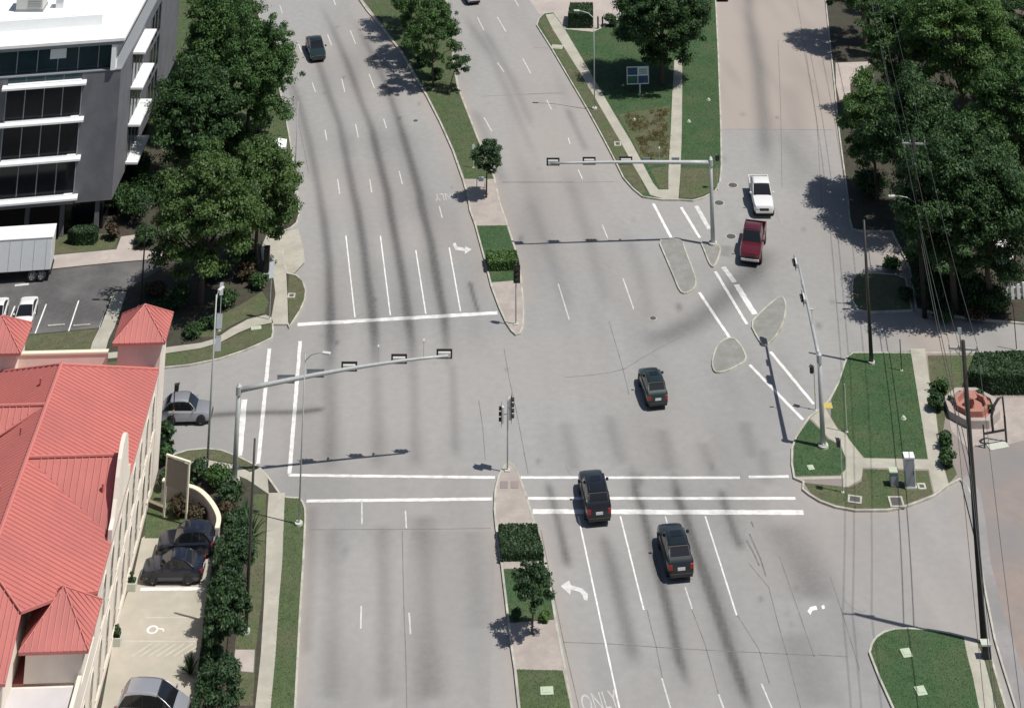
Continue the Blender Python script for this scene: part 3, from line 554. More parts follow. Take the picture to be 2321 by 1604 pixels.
def word(txt, zone, c, size, rz, stretch, m_):
    cu = bpy.data.curves.new('word', 'FONT'); cu.body = txt; cu.align_x = 'CENTER'; cu.align_y = 'CENTER'; cu.resolution_u = 3
    t = bpy.data.objects.new('word', cu); COL.objects.link(t); dg = bpy.context.evaluated_depsgraph_get(); me = bpy.data.meshes.new_from_object(t.evaluated_get(dg))
    bpy.data.objects.remove(t); me.materials.append(M[m_]); o = bpy.data.objects.new('road_lettering', me); link(o, ROAD)
    p = QG(zone, *c); o.location = (p.x, p.y, ZM); o.rotation_euler = (0, 0, rz); o.scale = (size, size * stretch, 1)
word('ONLY', 'C4', (690, 1540), 1.0, R(12), 2.4, 'paintf'); word('ONLY', 'B1', (1362, 1468), 1.0, R(190), 2.2, 'paintf')
# manhole covers
for i, (x, y, lab) in enumerate(((1661, 420, 'dark round manhole cover in the side road beside the mast arm corner'), (1630, 460, 'round manhole cover just off the corner kerb by the sign post'), (1657, 536, 'round manhole cover between the mast arm pole and the red pickup'), (942, 274, 'small dark manhole cover in the pale lane beside the long grass median'), (1480, 721, 'small round manhole cover in the middle of the junction'))):
    r_ = 0.58 if i < 3 else 0.36
    p = G(x, y); t = thing('manhole_cover', lab, 'manhole', (p.x, p.y, 0))
    ring = [(r_ * math.cos(k * math.pi / 12), r_ * math.sin(k * math.pi / 12)) for k in range(24)]; rin = [(a * 0.86, b2 * 0.86) for a, b2 in ring]
    MB().prism(ring, 0.001, 0.006).build('frame', 'concb', t); c_ = MB().prism(rin, 0.007, 0.016).build('cover', 'iron', t)
    for k in range(3): MB().box(-r_ * 0.6, r_ * 0.6, -0.02 + (k - 1) * r_ * 0.4, 0.02 + (k - 1) * r_ * 0.4, 0.016, 0.022).build('rib', 'iron', c_)
# ================================================================== VEHICLES
def lerp(a, b, t): return a + (b - a) * t
WHEEL = {}
def wheel(parent, x, y, r, w, side):
    key = (r, w)
    if key not in WHEEL:
        n = 18; ty = MB(); vs = []; fs = []
        prof = [(-w / 2, r * 0.62), (-w / 2, r * 0.93), (-w * 0.36, r), (w * 0.36, r), (w / 2, r * 0.93), (w / 2, r * 0.62)]
        for k in range(n):
            t = 2 * math.pi * k / n
            for (yy, rr) in prof: vs.append((rr * math.cos(t), yy, rr * math.sin(t)))
        q = len(prof)
        for k in range(n):
            for j in range(q - 1): fs.append((k * q + j, ((k + 1) % n) * q + j, ((k + 1) % n) * q + j + 1, k * q + j + 1))
        ty.add(vs, fs); me = bpy.data.meshes.new('tyre'); me.from_pydata(ty.v, [], ty.f); me.materials.append(M['tyre']); me.shade_smooth()
        ri = MB(); ring = [(r * 0.63 * math.cos(2 * math.pi * k / 15), r * 0.63 * math.sin(2 * math.pi * k / 15)) for k in range(15)]
        vs = [(a, -w * 0.40, b_) for a, b_ in ring] + [(a, w * 0.40, b_) for a, b_ in ring] + [(0, -w * 0.30, 0), (0, w * 0.30, 0)]
        fs = [(k, (k + 1) % 15, 15 + (k + 1) % 15, 15 + k) for k in range(15)] + [(30, (k + 1) % 15, k) for k in range(15) if k % 3] + [(31, 15 + k, 15 + (k + 1) % 15) for k in range(15) if k % 3]
        ri.add(vs, fs); rm = bpy.data.meshes.new('rim'); rm.from_pydata(ri.v, [], ri.f); rm.materials.append(M['rim'])
        WHEEL[key] = (me, rm)
    e = bpy.data.objects.new('wheel', WHEEL[key][0]); e.name = 'wheel'; link(e, parent); e.location = (x, y, r)
    q = bpy.data.objects.new('rim', WHEEL[key][1]); link(q, e)
    return e
SPECS = {
 'suv':   dict(L=4.75, W=1.92, zb=0.30, hood=1.02, H=1.74, r=0.37, wb=2.80, nose=0.92, c0=0.86, c1=0.18, c2=-1.80, c3=-2.26, tail=1.08, tw=0.76),
 'cross': dict(L=4.45, W=1.86, zb=0.28, hood=0.98, H=1.62, r=0.35, wb=2.65, nose=0.86, c0=0.92, c1=0.15, c2=-1.45, c3=-2.10, tail=1.02, tw=0.74),
 'sedan': dict(L=4.75, W=1.83, zb=0.24, hood=0.88, H=1.45, r=0.33, wb=2.75, nose=0.76, c0=1.02, c1=0.10, c2=-0.95, c3=-1.80, tail=0.98, tw=0.72),
 'van':   dict(L=5.00, W=1.98, zb=0.26, hood=1.04, H=1.74, r=0.35, wb=3.00, nose=0.80, c0=1.62, c1=0.38, c2=-1.85, c3=-2.36, tail=1.06, tw=0.76),
 'pickup': dict(L=5.75, W=2.02, zb=0.42, hood=1.16, H=1.86, r=0.40, wb=3.55, nose=1.06, c0=1.20, c1=0.50, c2=-0.92, c3=-1.12, tail=1.18, tw=0.78, bed=True),
}
def car(kind, name, label, cat, paint, loc, heading, group=None, scale=1.0, roofrails=False):
    S = SPECS[kind]; L2 = S['L'] / 2; w = S['W'] / 2; zb = S['zb']
    t = thing(name, label, cat, loc, heading, group); t.scale = (scale,) * 3
    bed = S.get('bed')
    belt = S['hood']; tail = S['tail']
    # body loft along x: (x, half width, z bottom, z shoulder, z top)
    st = [(L2, w * 0.74, zb + 0.16, S['nose'] * 0.72, S['nose'] * 0.80), (L2 - 0.07, w * 0.88, zb + 0.05, S['nose'] * 0.80, S['nose'] * 0.93), (L2 - 0.35, w * 0.97, zb, S['nose'] * 0.86, S['nose'] + 0.02),
          (lerp(L2 - .35, S['c0'], .55), w, zb, belt * 0.86, lerp(S['nose'] + .02, belt, .7)), (S['c0'] + 0.02, w, zb, belt * 0.88, belt), (0.0, w, zb, belt * 0.90, belt + 0.02)]
    if bed: st += [(S['c3'] - 0.02, w, zb, belt * 0.92, belt + 0.02)]
    else: st += [(S['c2'], w, zb, tail * 0.9, tail), (-L2 + 0.30, w * 0.98, zb, tail * 0.88, tail), (-L2 + 0.06, w * 0.92, zb + 0.06, tail * 0.84, tail * 0.97), (-L2, w * 0.82, zb + 0.18, tail * 0.70, tail * 0.86)]
    mb = MB(); vs = []; fs = []
    for (x, ww, z0, z1, z2) in st:
        h = [(ww * 0.90, z0), (ww * 0.985, z0 + 0.14), (ww, lerp(z0, z1, 0.6)), (ww * 0.985, z1), (ww * 0.90, z2 - 0.015), (ww * 0.55, z2 + 0.015)]
        vs += [(x, y, z) for y, z in h] + [(x, -y, z) for y, z in h[::-1]]
    n = 12
    for i in range(len(st) - 1):
        for k in range(n): fs.append((i * n + k, (i + 1) * n + k, (i + 1) * n + (k + 1) % n, i * n + (k + 1) % n))
    fs += [tuple(range(n)), tuple((len(st) - 1) * n + k for k in range(n))[::-1]]
    body = mb.add(vs, fs).build('body', paint, t, smooth=True)
    body.data.set_sharp_from_angle(angle=R(32))
    # cabin: arched glasshouse, painted roof and pillars, separate panes
    H = S['H']; tw = w * S['tw']; bw = w * 0.90
    zf = belt - 0.03; zr = (belt if bed else tail) - 0.03; c0, c1, c2, c3 = S['c0'], S['c1'], S['c2'], S['c3']
    SX = [(c0, zf), (lerp(c0, c1, 0.55), lerp(zf, H - 0.07, 0.62)), (c1, H - 0.07), (lerp(c1, c2, 0.22), H - 0.012), (lerp(c1, c2, 0.52), H), (lerp(c1, c2, 0.80), H - 0.025), (c2, H - 0.09), (lerp(c2, c3, 0.5), lerp(H - 0.09, zr, 0.42)), (c3, zr)]
    def topz(x):
        for (xa, za), (xb, zb_) in zip(SX[:-1], SX[1:]):
            if xb <= x <= xa: return lerp(za, zb_, (x - xa) / (xb - xa) if xb != xa else 0)
        return zf
    def belt_z(x): return lerp(zf, zr, (x - c0) / (c3 - c0))
    def side(x, f, sg, off=0.0):                       # point on the glasshouse side, f of the full cabin height
        z = belt_z(x) + f * (H - belt_z(x)); k = (z - belt_z(x)) / max(H - belt_z(x), 0.01)
        return Vector((x, sg * (lerp(bw, tw, k) + off), z))
    vs = []; fs = []
    for (x, z) in SX:
        k = (z - belt_z(x)) / (H - belt_z(x)); yt = lerp(bw, tw, k); vs += [(x, bw, belt_z(x)), (x, yt, z), (x, -yt, z), (x, -bw, belt_z(x))]
    for i in range(len(SX) - 1):
        for k in range(3): fs.append((4 * i + k, 4 * i + k + 1, 4 * i + 5 + k, 4 * i + 4 + k))
    MB().add(vs, fs).build('cabin', 'trim', t)
    rs = SX[2:7]; vs = []; fs = []
    for (x, z) in rs:
        yt = lerp(bw, tw, (z - belt_z(x)) / (H - belt_z(x))) + 0.012
        vs += [(x, yt + 0.01, z - 0.075), (x, yt, z + 0.006), (x, yt * 0.72, z + 0.035), (x, 0, z + 0.045), (x, -yt * 0.72, z + 0.035), (x, -yt, z + 0.006), (x, -yt - 0.01, z - 0.075)]
    for i in range(len(rs) - 1):
        for k in range(6): fs.append((7 * i + k, 7 * i + 7 + k, 7 * i + 8 + k, 7 * i + k + 1))
    ro = MB().add(vs, fs).build('roof', paint, t, smooth=True)
    def strip_pane(nm, pts_l, pts_r, m_, th=0.012):
        n_ = len(pts_l); v0 = [Vector(p) for p in pts_l] + [Vector(p) for p in pts_r]; nn = ((v0[1] - v0[0]).cross(v0[n_] - v0[0])).normalized()
        if nn.z < 0: nn = -nn
        v1 = [v + nn * th for v in v0]; MB().add(v1, [(i, i + 1, n_ + i + 1, n_ + i) for i in range(n_ - 1)]).build(nm, m_, t, smooth=True)
    def cross_pts(a, b, sg, ins_): 
        out = []
        for k in range(4):
            x = lerp(a, b, k / 3); z = topz(x); kk = (z - belt_z(x)) / (H - belt_z(x)); out.append((x, sg * (lerp(bw, tw, kk) * ins_), z))
        return out
    strip_pane('windshield', cross_pts(lerp(c0, c1, 0.04), lerp(c0, c1, 0.95), 1, 0.92), cross_pts(lerp(c0, c1, 0.04), lerp(c0, c1, 0.95), -1, 0.92), 'cglass')
    strip_pane('rear_window', cross_pts(lerp(c2, c3, 0.06), lerp(c2, c3, 0.66), 1, 0.86), cross_pts(lerp(c2, c3, 0.06), lerp(c2, c3, 0.66), -1, 0.86), 'cglass')
    if kind in ('suv', 'cross', 'van'): strip_pane('tailgate', cross_pts(lerp(c2, c3, 0.70), c3 - 0.01, 1, 1.0), cross_pts(lerp(c2, c3, 0.70), c3 - 0.01, -1, 1.0), paint, 0.02)
    for sg in (1, -1):
        for (xa, xb) in (((c0 + 0.01, c1 + 0.0)), ((c2, c3))):
            pa_ = []
            for k in range(5):
                x = lerp(xa, xb, k / 4); z = topz(x); kk = (z - belt_z(x)) / (H - belt_z(x)); pa_.append((x, sg * (lerp(bw, tw, kk) + 0.0), z))
            MB().tube(pa_, 0.026 if xa == c0 + 0.01 else 0.045, 8).build('pillar', paint, t, smooth=True)
        xs_ = [lerp(c0, c1, 0.60), lerp(c1, c2, 0.20), lerp(c1, c2, 0.45), lerp(c1, c2, 0.80), lerp(c2, c3, 0.35)] if not bed else [lerp(c0, c1, 0.60), lerp(c1, c2, 0.40), lerp(c1, c2, 0.92)]
        groups_ = ((0, 2), (2, 3), (3, 4)) if not bed else ((0, 1), (1, 2))
        if kind == 'sedan': xs_[4] = lerp(c2, c3, 0.2)
        for g0, g1 in groups_:
            xa, xb = xs_[g0] - 0.03, xs_[g1] + 0.03; lo = []; hi_ = []
            for k in range(4):
                x = lerp(xa, xb, k / 3); f1 = (topz(x) - belt_z(x)) / (H - belt_z(x)) - 0.13; lo.append(side(x, 0.10, sg, 0.012)); hi_.append(side(x, max(f1, 0.12), sg, 0.012))
            MB().add(lo + hi_, [(i, i + 1, 4 + i + 1, 4 + i) for i in range(3)]).build('side_window', 'cglass', t)
        if kind != 'pickup': MB().tube([side(lerp(c1, c2, 0.45), 0.02, sg, 0.006), side(lerp(c1, c2, 0.45), 0.9, sg, 0.006)], 0.022, 4).build('pillar', 'trim', t)
    if kind in ('suv', 'cross') and paint in ('cblack', 'cdark', 'cgreen'):
        MB().box(S['c1'] - 0.95, S['c1'] - 0.40, -0.38, 0.38, H + 0.0, H + 0.055).build('sunroof', 'cglass', t)
    if roofrails:
        for s in (-1, 1): MB().tube([(S['c1'] - 0.15, s * tw * 0.86, H - 0.03), (S['c1'] - 0.3, s * tw * 0.86, H + 0.09), (S['c2'] + 0.3, s * tw * 0.86, H + 0.08), (S['c2'] + 0.15, s * tw * 0.86, H - 0.04)], 0.022, 5).build('roof_rail', 'trim', t)
    # wheels, arches
    for sx in (1, -1):
        for sy in (1, -1):
            x = sx * S['wb'] / 2 + (0.05 if not bed else 0.12); r = S['r']
            arc = [(x + (r + 0.075) * math.cos(a * math.pi / 8), r + (r + 0.075) * math.sin(a * math.pi / 8)) for a in range(-1, 10)]
            y0, y1 = sy * (w - 0.16), sy * (w + 0.006)
            k = len(arc); vs = [(a, y0, b_) for a, b_ in arc] + [(a, y1, b_) for a, b_ in arc]
            MB().add(vs, [(i, i + 1, k + i + 1, k + i) for i in range(k - 1)] + [tuple(range(k, 2 * k))]).build('wheel_arch', 'trim', t)
            wheel(t, x, sy * (w - 0.10), r, 0.23, sy)
    for s in (1, -1):
        MB().box(L2 - 0.24, L2 - 0.02, s * w * 0.52 - 0.17 if s > 0 else s * w * 0.52 - 0.23, s * w * 0.52 + 0.23 if s > 0 else s * w * 0.52 + 0.17, S['nose'] * 0.70, S['nose'] * 0.83).build('headlight', 'lampw', t, bevel=0.02)
        MB().box(-L2 - 0.012, -L2 + (0.10 if bed else 0.22), s * w * (0.945 if bed else 0.78) - (0.058 if bed else 0.12), s * w * (0.945 if bed else 0.78) + (0.058 if bed else 0.12), tail * 0.68, tail * 0.93).build('taillight', 'lampr', t, bevel=0.02)
        MB().box(S['c0'] - 0.30, S['c0'] - 0.16, s * (w + 0.11) - 0.10, s * (w + 0.11) + 0.10, belt + 0.03, belt + 0.18).build('mirror', paint if paint != 'cwhite' else 'cwhite', t, bevel=0.03)
    MB().box(L2 - 0.06, L2 + 0.012, -w * 0.44, w * 0.44, S['nose'] * 0.50, S['nose'] * 0.78).build('grille', 'trim', t, bevel=0.01)
    MB().box(L2 - 0.16, L2 + 0.03, -w * 0.84, w * 0.84, zb + 0.02, zb + 0.20).build('bumper', 'trim' if kind != 'pickup' else 'lgrey', t, bevel=0.03)
    MB().box(-L2 - 0.035, -L2 + 0.12, -w * 0.84, w * 0.84, zb + 0.04, zb + 0.24).build('bumper', 'trim' if kind != 'pickup' else 'lgrey', t, bevel=0.03)
    MB().box(-L2 - 0.022, -L2 + 0.02, -0.26, 0.26, tail * 0.66, tail * 0.66 + 0.15).build('number_plate', 'plate', t)
    MB().box(-L2 * 0.86, L2 * 0.86, -w * 0.8, w * 0.8, zb - 0.10, zb + 0.03).build('underbody', 'trim', t)
    if bed:
        xb0, xb1 = -L2, S['c3'] - 0.03; zt = S['tail']
        for s in (1, -1): MB().box(xb0, xb1, min(s * w, s * (w - 0.11)), max(s * w, s * (w - 0.11)), zb, zt).build('bed_side', paint, t, bevel=0.03)
        MB().box(xb0, xb0 + 0.10, -w + 0.115, w - 0.115, zb + 0.1, zt - 0.02).build('tailgate', paint, t, bevel=0.02)
        MB().box(xb0 + 0.105, xb1, -w + 0.115, w - 0.115, zb + 0.12, zb + 0.34).build('bed_floor', 'trim', t)
    return t
def headto(a, b):                        # heading that points from ground pixel a to ground pixel b
    d = G(*b) - G(*a); return math.atan2(d.y, d.x)
def put(kind, name, label, cat, paint, rear=None, front=None, heading=0.0, z=0.0, group=None, **kw):
    """place by the ground pixel under the middle of the rear or the front bumper"""
    L2 = SPECS[kind]['L'] / 2 * kw.get('scale', 1.0); d = Vector((math.cos(heading), math.sin(heading), 0))
    p = G(*rear, z) + d * L2 if rear else G(*front, z) - d * L2
    return car(kind, name, label, cat, paint, (p.x, p.y, z), heading, group, **kw)
ln = headto(Q('C4', 840, 1584), Q('C4', 530, 150))
ln2 = headto(Q('C4', 1715, 890), Q('C4', 1480, 150))
put('suv', 'sport_utility', 'black sport utility straddling the stop line beside the paved median nose', 'car', 'cblack', rear=Q('C3', 690, 1305), heading=ln, roofrails=True, scale=1.11)
put('cross', 'sport_utility', 'black sport utility in lane behind the stop line, short sloping tail', 'car', 'cdark', rear=Q('C4', 1305, 655), heading=ln2, scale=1.15)
put('cross', 'crossover_car', 'dark green black crossover driving alone across the middle of the junction', 'car', 'cgreen', rear=Q('C3', 1130, 432), heading=ln2 + 0.03, scale=1.05)
put('pickup', 'pickup_truck', 'dark red crew cab pickup turning into the slip lane ahead of the white pickup', 'pickup', 'cred', front=Q('C2', 1815, 548), heading=math.atan2(-5.5, -1.25), scale=1.09)
put('pickup', 'pickup_truck', 'white crew cab pickup on the side road behind the red one', 'pickup', 'cwhite', front=Q('C2', 1925, 188), heading=math.atan2(-5.5, -0.05), scale=1.10)
put('sedan', 'sedan_car', 'dark green sedan approaching in the curved lanes beside the tall street trees', 'car', 'cgreen', front=(722, 143), heading=headto((690, 60), (722, 150)), scale=1.12)
put('cross', 'crossover_car', 'white car with dark rear driving away past the treed median', 'car', 'cwhite', rear=(1076, 13), heading=headto((1140, 90), (1085, 0)))
put('sedan', 'sedan_car', 'dark sedan on the side road past the sign lawn, only its nose in view', 'car', 'cnavy', front=(1640, 5), heading=-math.pi / 2)
p = G(418, 966); car('cross', 'crossover_car', 'silver crossover waiting on the cross street beside the red roofed building', 'car', 'csilver', (p.x, p.y + 0.93, 0), R(2))
pk = headto(Q('A2', 580, 810), Q('A2', 515, 1035))
put('sedan', 'sedan_car', 'white sedan parked in the asphalt lot beside an empty bay', 'car', 'cwhite', front=Q('A2', 150, 1062), heading=pk, z=Z1, scale=0.97)
p2_ = G(*Q('A2', -85, 1075), Z1)
put('sedan', 'sedan_car', 'white sedan parked hard against the left of another white sedan', 'car', 'cwhite', front=Q('A2', -75, 1070), heading=pk, z=Z1, scale=0.97)
p = QG('A4', 1275, 668, Z1); car('sedan', 'sedan_car', 'black sedan parked in the concrete lot with the white wheel stop line along its side', 'car', 'cnavy', (p.x, p.y + 0.85, Z1), R(180))
p = QG('A4', 1370, 480, Z1); car('cross', 'crossover_car', 'black crossover parked tight beyond the black sedan under the curved garden wall', 'car', 'cnavy', (p.x, p.y + 0.9, Z1), R(181))
p = QG('A4', 1120, 1745, Z1); car('van', 'minivan', 'silver minivan parked below the striped aisle of the concrete lot', 'van', 'csilver', (p.x, p.y + 0.9, Z1), R(-3))
p = G(2262, 585, Z1); car('van', 'parked_van', 'white van parked in the gap of shade under the big trees', 'van', 'cwhite', (p.x, p.y, KZ), R(100))

# box trailer in the office forecourt
p = G(8, 640, Z1); a0 = R(7); t = thing('box_trailer', 'long white box trailer standing before the dark office block', 'trailer', (p.x, p.y + 0.8, Z1), a0)
MB().box(-3.6, 4.45, -1.25, 1.25, 0.95, 3.45).build('box', 'white', t, bevel=0.04)
MB().box(-3.65, 4.50, -1.28, 1.28, 3.452, 3.56).build('roof', 'wroof', t, bevel=0.03)
MB().box(-3.6, 4.4, -0.5, 0.5, 0.62, 0.945).build('chassis', 'trim', t)
for x in (-3.0, 2.7, 3.6):
    for s in (-1, 1): w_ = wheel(t, x, s * 1.08, 0.48, 0.28, s)
for k in range(7): MB().box(-3.4 + k * 1.22, -3.36 + k * 1.22, -1.268, -1.25, 1.0, 3.42).build('side_rib', 'lgrey', t)
for s in (-1, 1): MB().box(4.45, 4.49, s * 0.62 - 0.58, s * 0.62 + 0.58, 1.0, 3.38).build('rear_door', 'lgrey', t)
MB().box(4.35, 4.55, -1.2, 1.2, 0.55, 0.75).build('bumper', 'trim', t)

# ================================================================== SIGNALS AND POLES
def signal_head(parent, c, face, horizontal=True, n=3, name='signal_head'):
    """c: centre in the parent's space; face: heading the lenses look to"""
    lw = 0.36 * n; w_, h_ = (lw, 0.36) if horizontal else (0.36, lw)
    # housing itself is the part, its plate and lenses sub-parts
    hb = MB(); hb.box(-0.10, 0.10, -w_ / 2, w_ / 2, -h_ / 2, h_ / 2); o = hb.build(name, 'lgrey', parent, bevel=0.03)
    o.location = c; o.rotation_euler = (0, 0, face)
    b1 = 0.15
    MB().box(0.10, 0.125, -w_ / 2 - b1, w_ / 2 + b1, -h_ / 2 - b1, h_ / 2 + b1).build('backplate', 'black', o)
    for k in range(n):
        off = (k - (n - 1) / 2) * 0.36; y, z = (off, 0) if horizontal else (0, -off)
        ring = [(0.125 + 0.0, y + 0.13 * math.cos(q * math.pi / 6), z + 0.13 * math.sin(q * math.pi / 6)) for q in range(12)]
        MB().add(ring + [(0.145, y, z)], [(q, (q + 1) % 12, 12) for q in range(12)]).build('lens', ('lensr', 'lensa', 'lensg')[k % 3], o)
        vs = []; 
        for q in range(9):
            a = -0.35 + (math.pi + 0.7) * q / 8; vs += [(0.126, y + 0.15 * math.cos(a), z + 0.15 * math.sin(a)), (0.34, y + 0.15 * math.cos(a), z + 0.15 * math.sin(a))]
        MB().add(vs, [(2 * q, 2 * q + 1, 2 * q + 3, 2 * q + 2) for q in range(8)]).build('visor', 'black', o)
    return o
def mast_arm(label, base, z0, height, arm_vec, arm_z, heads, face, signs=(), rods=(), rise=0.35):
    b = G(*base, z0); t = thing('mast_arm_signal', label, 'traffic light', (b.x, b.y, z0))
    fo = [(0.45 * math.cos(k * math.pi / 8), 0.45 * math.sin(k * math.pi / 8)) for k in range(16)]
    MB().prism(fo, -0.02, 0.16).build('footing', 'concb', t)
    MB().box(-0.28, 0.28, -0.28, 0.28, 0.162, 0.21).build('base_plate', 'galv', t)
    MB().tube([(0, 0, 0.21), (0, 0, height * 0.5), (0, 0, height)], [0.23, 0.205, 0.175], 12).build('pole', 'galv', t, smooth=True)
    MB().tube([(0, 0, height), (0, 0, height + 0.1)], [0.15, 0.06], 10).build('pole_cap', 'galv', t)
    av = Vector(arm_vec); L_ = av.length; d = av.normalized()
    pts = [Vector((0, 0, arm_z)) + d * (L_ * k / 8) + Vector((0, 0, rise * math.sin(k / 8 * math.pi / 2))) for k in range(9)]
    MB().tube(pts, [0.185 - 0.095 * k / 8 for k in range(9)], 10).build('arm', 'galv', t, smooth=True)
    MB().tube([(0, 0, arm_z - 0.28), (0, 0, arm_z + 0.28)], 0.25, 10).build('arm_collar', 'galv', t)
    def at(f): return Vector((0, 0, arm_z)) + d * (L_ * f) + Vector((0, 0, rise * math.sin(f * math.pi / 2)))
    for f in heads:
        signal_head(t, at(f) + Vector((math.cos(face) * 0.22, math.sin(face) * 0.22, 0.0)), face)
    for f, w_, m_ in signs:
        c = at(f) + Vector((math.cos(face) * 0.12, math.sin(face) * 0.12, 0.05))
        s = MB().box(-0.015, 0.015, -w_ / 2, w_ / 2, -0.28, 0.28).build('arm_sign', m_, t); s.location = c; s.rotation_euler = (0, 0, face)
        q = MB().box(-0.03, -0.016, -w_ / 2 - 0.03, w_ / 2 + 0.03, 0.24, 0.31).build('sign_rail', 'galv', s)
    for f in rods:
        c = at(f); MB().tube([c, c + Vector((0, 0, 1.1))], 0.025, 6).build('sensor_post', 'galv', t)
        o = MB().box(-0.16, 0.16, -0.06, 0.06, 1.1, 1.22).build('sensor', 'lgrey', t); o.location = c; o.rotation_euler = (0, 0, face)
    return t, at
# south-west corner mast: arm over the lanes coming from the north
zs = KZ + 0.002
bx, by = 531, 1090; h1 = hgt(bx, by, 872, zs)
b = G(bx, by, zs); az = h1 - 0.35
def arm_to(base, tip_px, z):                 # arm tip from its pixel at the arm's height
    b = G(*base, zs); tp = G(*tip_px, z); return Vector((tp.x - b.x, tp.y - b.y, 0))
mast_arm('grey mast arm signal rising from the shrubs by the curved garden wall', (bx, by), zs, h1, arm_to((bx, by), (1016, 806), az + zs + 1.05), az, (0.52, 0.76, 0.98), R(90), ((0.22, 1.5, 'mull'), (0.36, 1.5, 'mull')), (0.66, 0.88), rise=1.05)
# north-east corner mast
bx, by = 1616, 553; h1 = hgt(bx, by, 357, 0.11); az = h1 - 0.42
mast_arm('grey mast arm signal standing on the small kerbed nose by the red pickup', (bx, by), 0.11, h1, arm_to((bx, by), (1248, 371), az + 0.46), az, (0.53, 0.76, 0.985), R(90), ((0.40, 0.7, 'mull'), (0.22, 0.8, 'mull')), (0.32,))
# south-east corner mast
bx, by = 1866, 1012; h1 = hgt(bx, by, 800, zs); az = h1 - 0.35
mast_arm('grey mast arm signal rooted in the small rounded lawn of the east corner', (bx, by), zs, h1, arm_to((bx, by), (1808, 590), az + zs + 0.35), az, (0.58, 0.97), R(180), ((0.75, 1.0, 'signw'),), (0.30,))
def post_signal(label, base, z0, top, heads, face, group=None):
    b = G(*base, z0); h = hgt(*base, top, z0); t = thing('post_signal', label, 'traffic light', (b.x, b.y, z0), 0, group)
    MB().box(-0.22, 0.22, -0.22, 0.22, 0.0, 0.08).build('base_plate', 'concb', t)
    MB().tube([(0, 0, 0.08), (0, 0, h - 0.1)], 0.065, 8).build('post', 'galv', t, smooth=True)
    for dx, dz, n, f in heads: 
        MB().tube([(0, 0, h - dz), (dx, 0, h - dz)], 0.03, 6).build('bracket', 'galv', t); signal_head(t, Vector((dx, 0.0, h - dz)), f, False, n)
    return t
post_signal('slim signal post on the tip of the hedged median, three lamp head', Q('B2', 1878, 972), KZ, 597, ((0.08, 0.75, 3, R(-90)),), 0)
post_signal('slim signal post at the nose of the paved south median with twin heads', (1150, 1066), KZ, 895, ((0.22, 0.85, 4, R(-2)), (-0.42, 1.25, 3, R(178))), 0)
# street lights
def street_light(label, base, z0, h, arms, m='galv', rad=0.11, group=None, cat='street light', foot=True, lampm='lgrey'):
    b = G(*base, z0); t = thing('street_light', label, cat, (b.x, b.y, z0), 0, group)
    if foot: MB().prism([(0.32 * math.cos(k * math.pi / 6), 0.32 * math.sin(k * math.pi / 6)) for k in range(12)], -0.02, 0.14).build('footing', 'concb', t)
    MB().tube([(0, 0, 0.14), (0, 0, h)], [rad, rad * 0.55], 8).build('pole', m, t, smooth=True)
    for (dx, dy) in arms:
        v = Vector((dx, dy, 0)); 
        MB().tube([Vector((0, 0, h - 0.5)), v * 0.35 + Vector((0, 0, h - 0.05)), v * 0.75 + Vector((0, 0, h + 0.12)), v + Vector((0, 0, h + 0.15))], [0.05, 0.045, 0.04, 0.035], 6).build('arm', m, t)
        n = v.normalized(); o = MB().box(-0.35, 0.35, -0.14, 0.14, -0.05, 0.08).build('lamp', lampm, t, bevel=0.04); o.location = v + Vector((0, 0, h + 0.15)) + n * 0.3; o.rotation_euler = (0, 0, math.atan2(dy, dx))
    return t
tl = street_light('tall slim street light rising behind the shrubs of the south west corner', (469, 1066), KZ, hgt(469, 1066, 668, KZ), [(0.15, 0.3)])
for z_ in (10.2, 8.7): MB().box(0.12, 0.62, -0.02, 0.02, z_ - 0.95, z_).build('banner', 'signw', tl); MB().tube([(0, 0, z_ + 0.03), (0.65, 0, z_ + 0.03)], 0.025, 5).build('bracket', 'galv', tl)
street_light('thin street light on the grass strip by the south road kerb', (677, 1188), KZ, hgt(677, 1188, 800, KZ), [(1.5, -0.3)], rad=0.075)
street_light('thin street light at the kerb below the big street trees', (667, 437), KZ, 8.0, [], rad=0.06)
street_light('slim street light between sidewalk and kerb of the sign lawn', Q('C1', 652, 815), KZ, hgt(*Q('C1', 652, 815), 30, KZ), [(-1.8, 0.2)], rad=0.075)
street_light('brown street light pole at the corner of the bright east lawn', Q('D2', 1170, 1262), KZ, 10.4, [], 'bronze', 0.20)
street_light('black parking lot light pole among the crape myrtles', (557, 1432), KZ, hgt(557, 1432, 994, KZ), [], 'bronze', 0.15)
street_light('black square headed lamp post at the edge of the asphalt lot', Q('A2', 1050, 850), KZ, 7.8, [(0.25, 0.0), (-0.25, 0.0)], 'bronze', 0.10, lampm='bronze')
# ================================================================== BUILDINGS
# ---- red roofed building.  local x = west from its east wall, local y = south from its north end
NB = Vector((-33.0, 194.2, KZ)); sd = Vector((0.042, -1, 0)).normalized(); wd = Vector((sd.y, -sd.x, 0))
rb = thing('red_roofed_building', 'cream stucco building with red standing seam roof and small pyramid towers', 'building', NB, math.atan2(wd.y, wd.x))
def zE(u): return 8.0 + 0.411 * u
def zW(u): return 11.0 - 0.411 * (u - 7.3)
MB().prism([(0.0, 3.4), (16.3, 3.4), (16.3, 36.6), (4.7, 36.6), (4.7, 29.0), (0.0, 29.0)][::-1], 0, 7.9).build('wall', 'stucco', rb)
MB().prism([(0.0, 29.0), (4.7, 29.0), (4.7, 60), (0.0, 60)][::-1], 0, 5.55, ).build('wall', 'stucco', rb)
MB().prism([(4.7, 36.6), (16.3, 36.6), (16.3, 60), (4.7, 60)][::-1], 0, 5.2).build('wall', 'stucco2', rb)
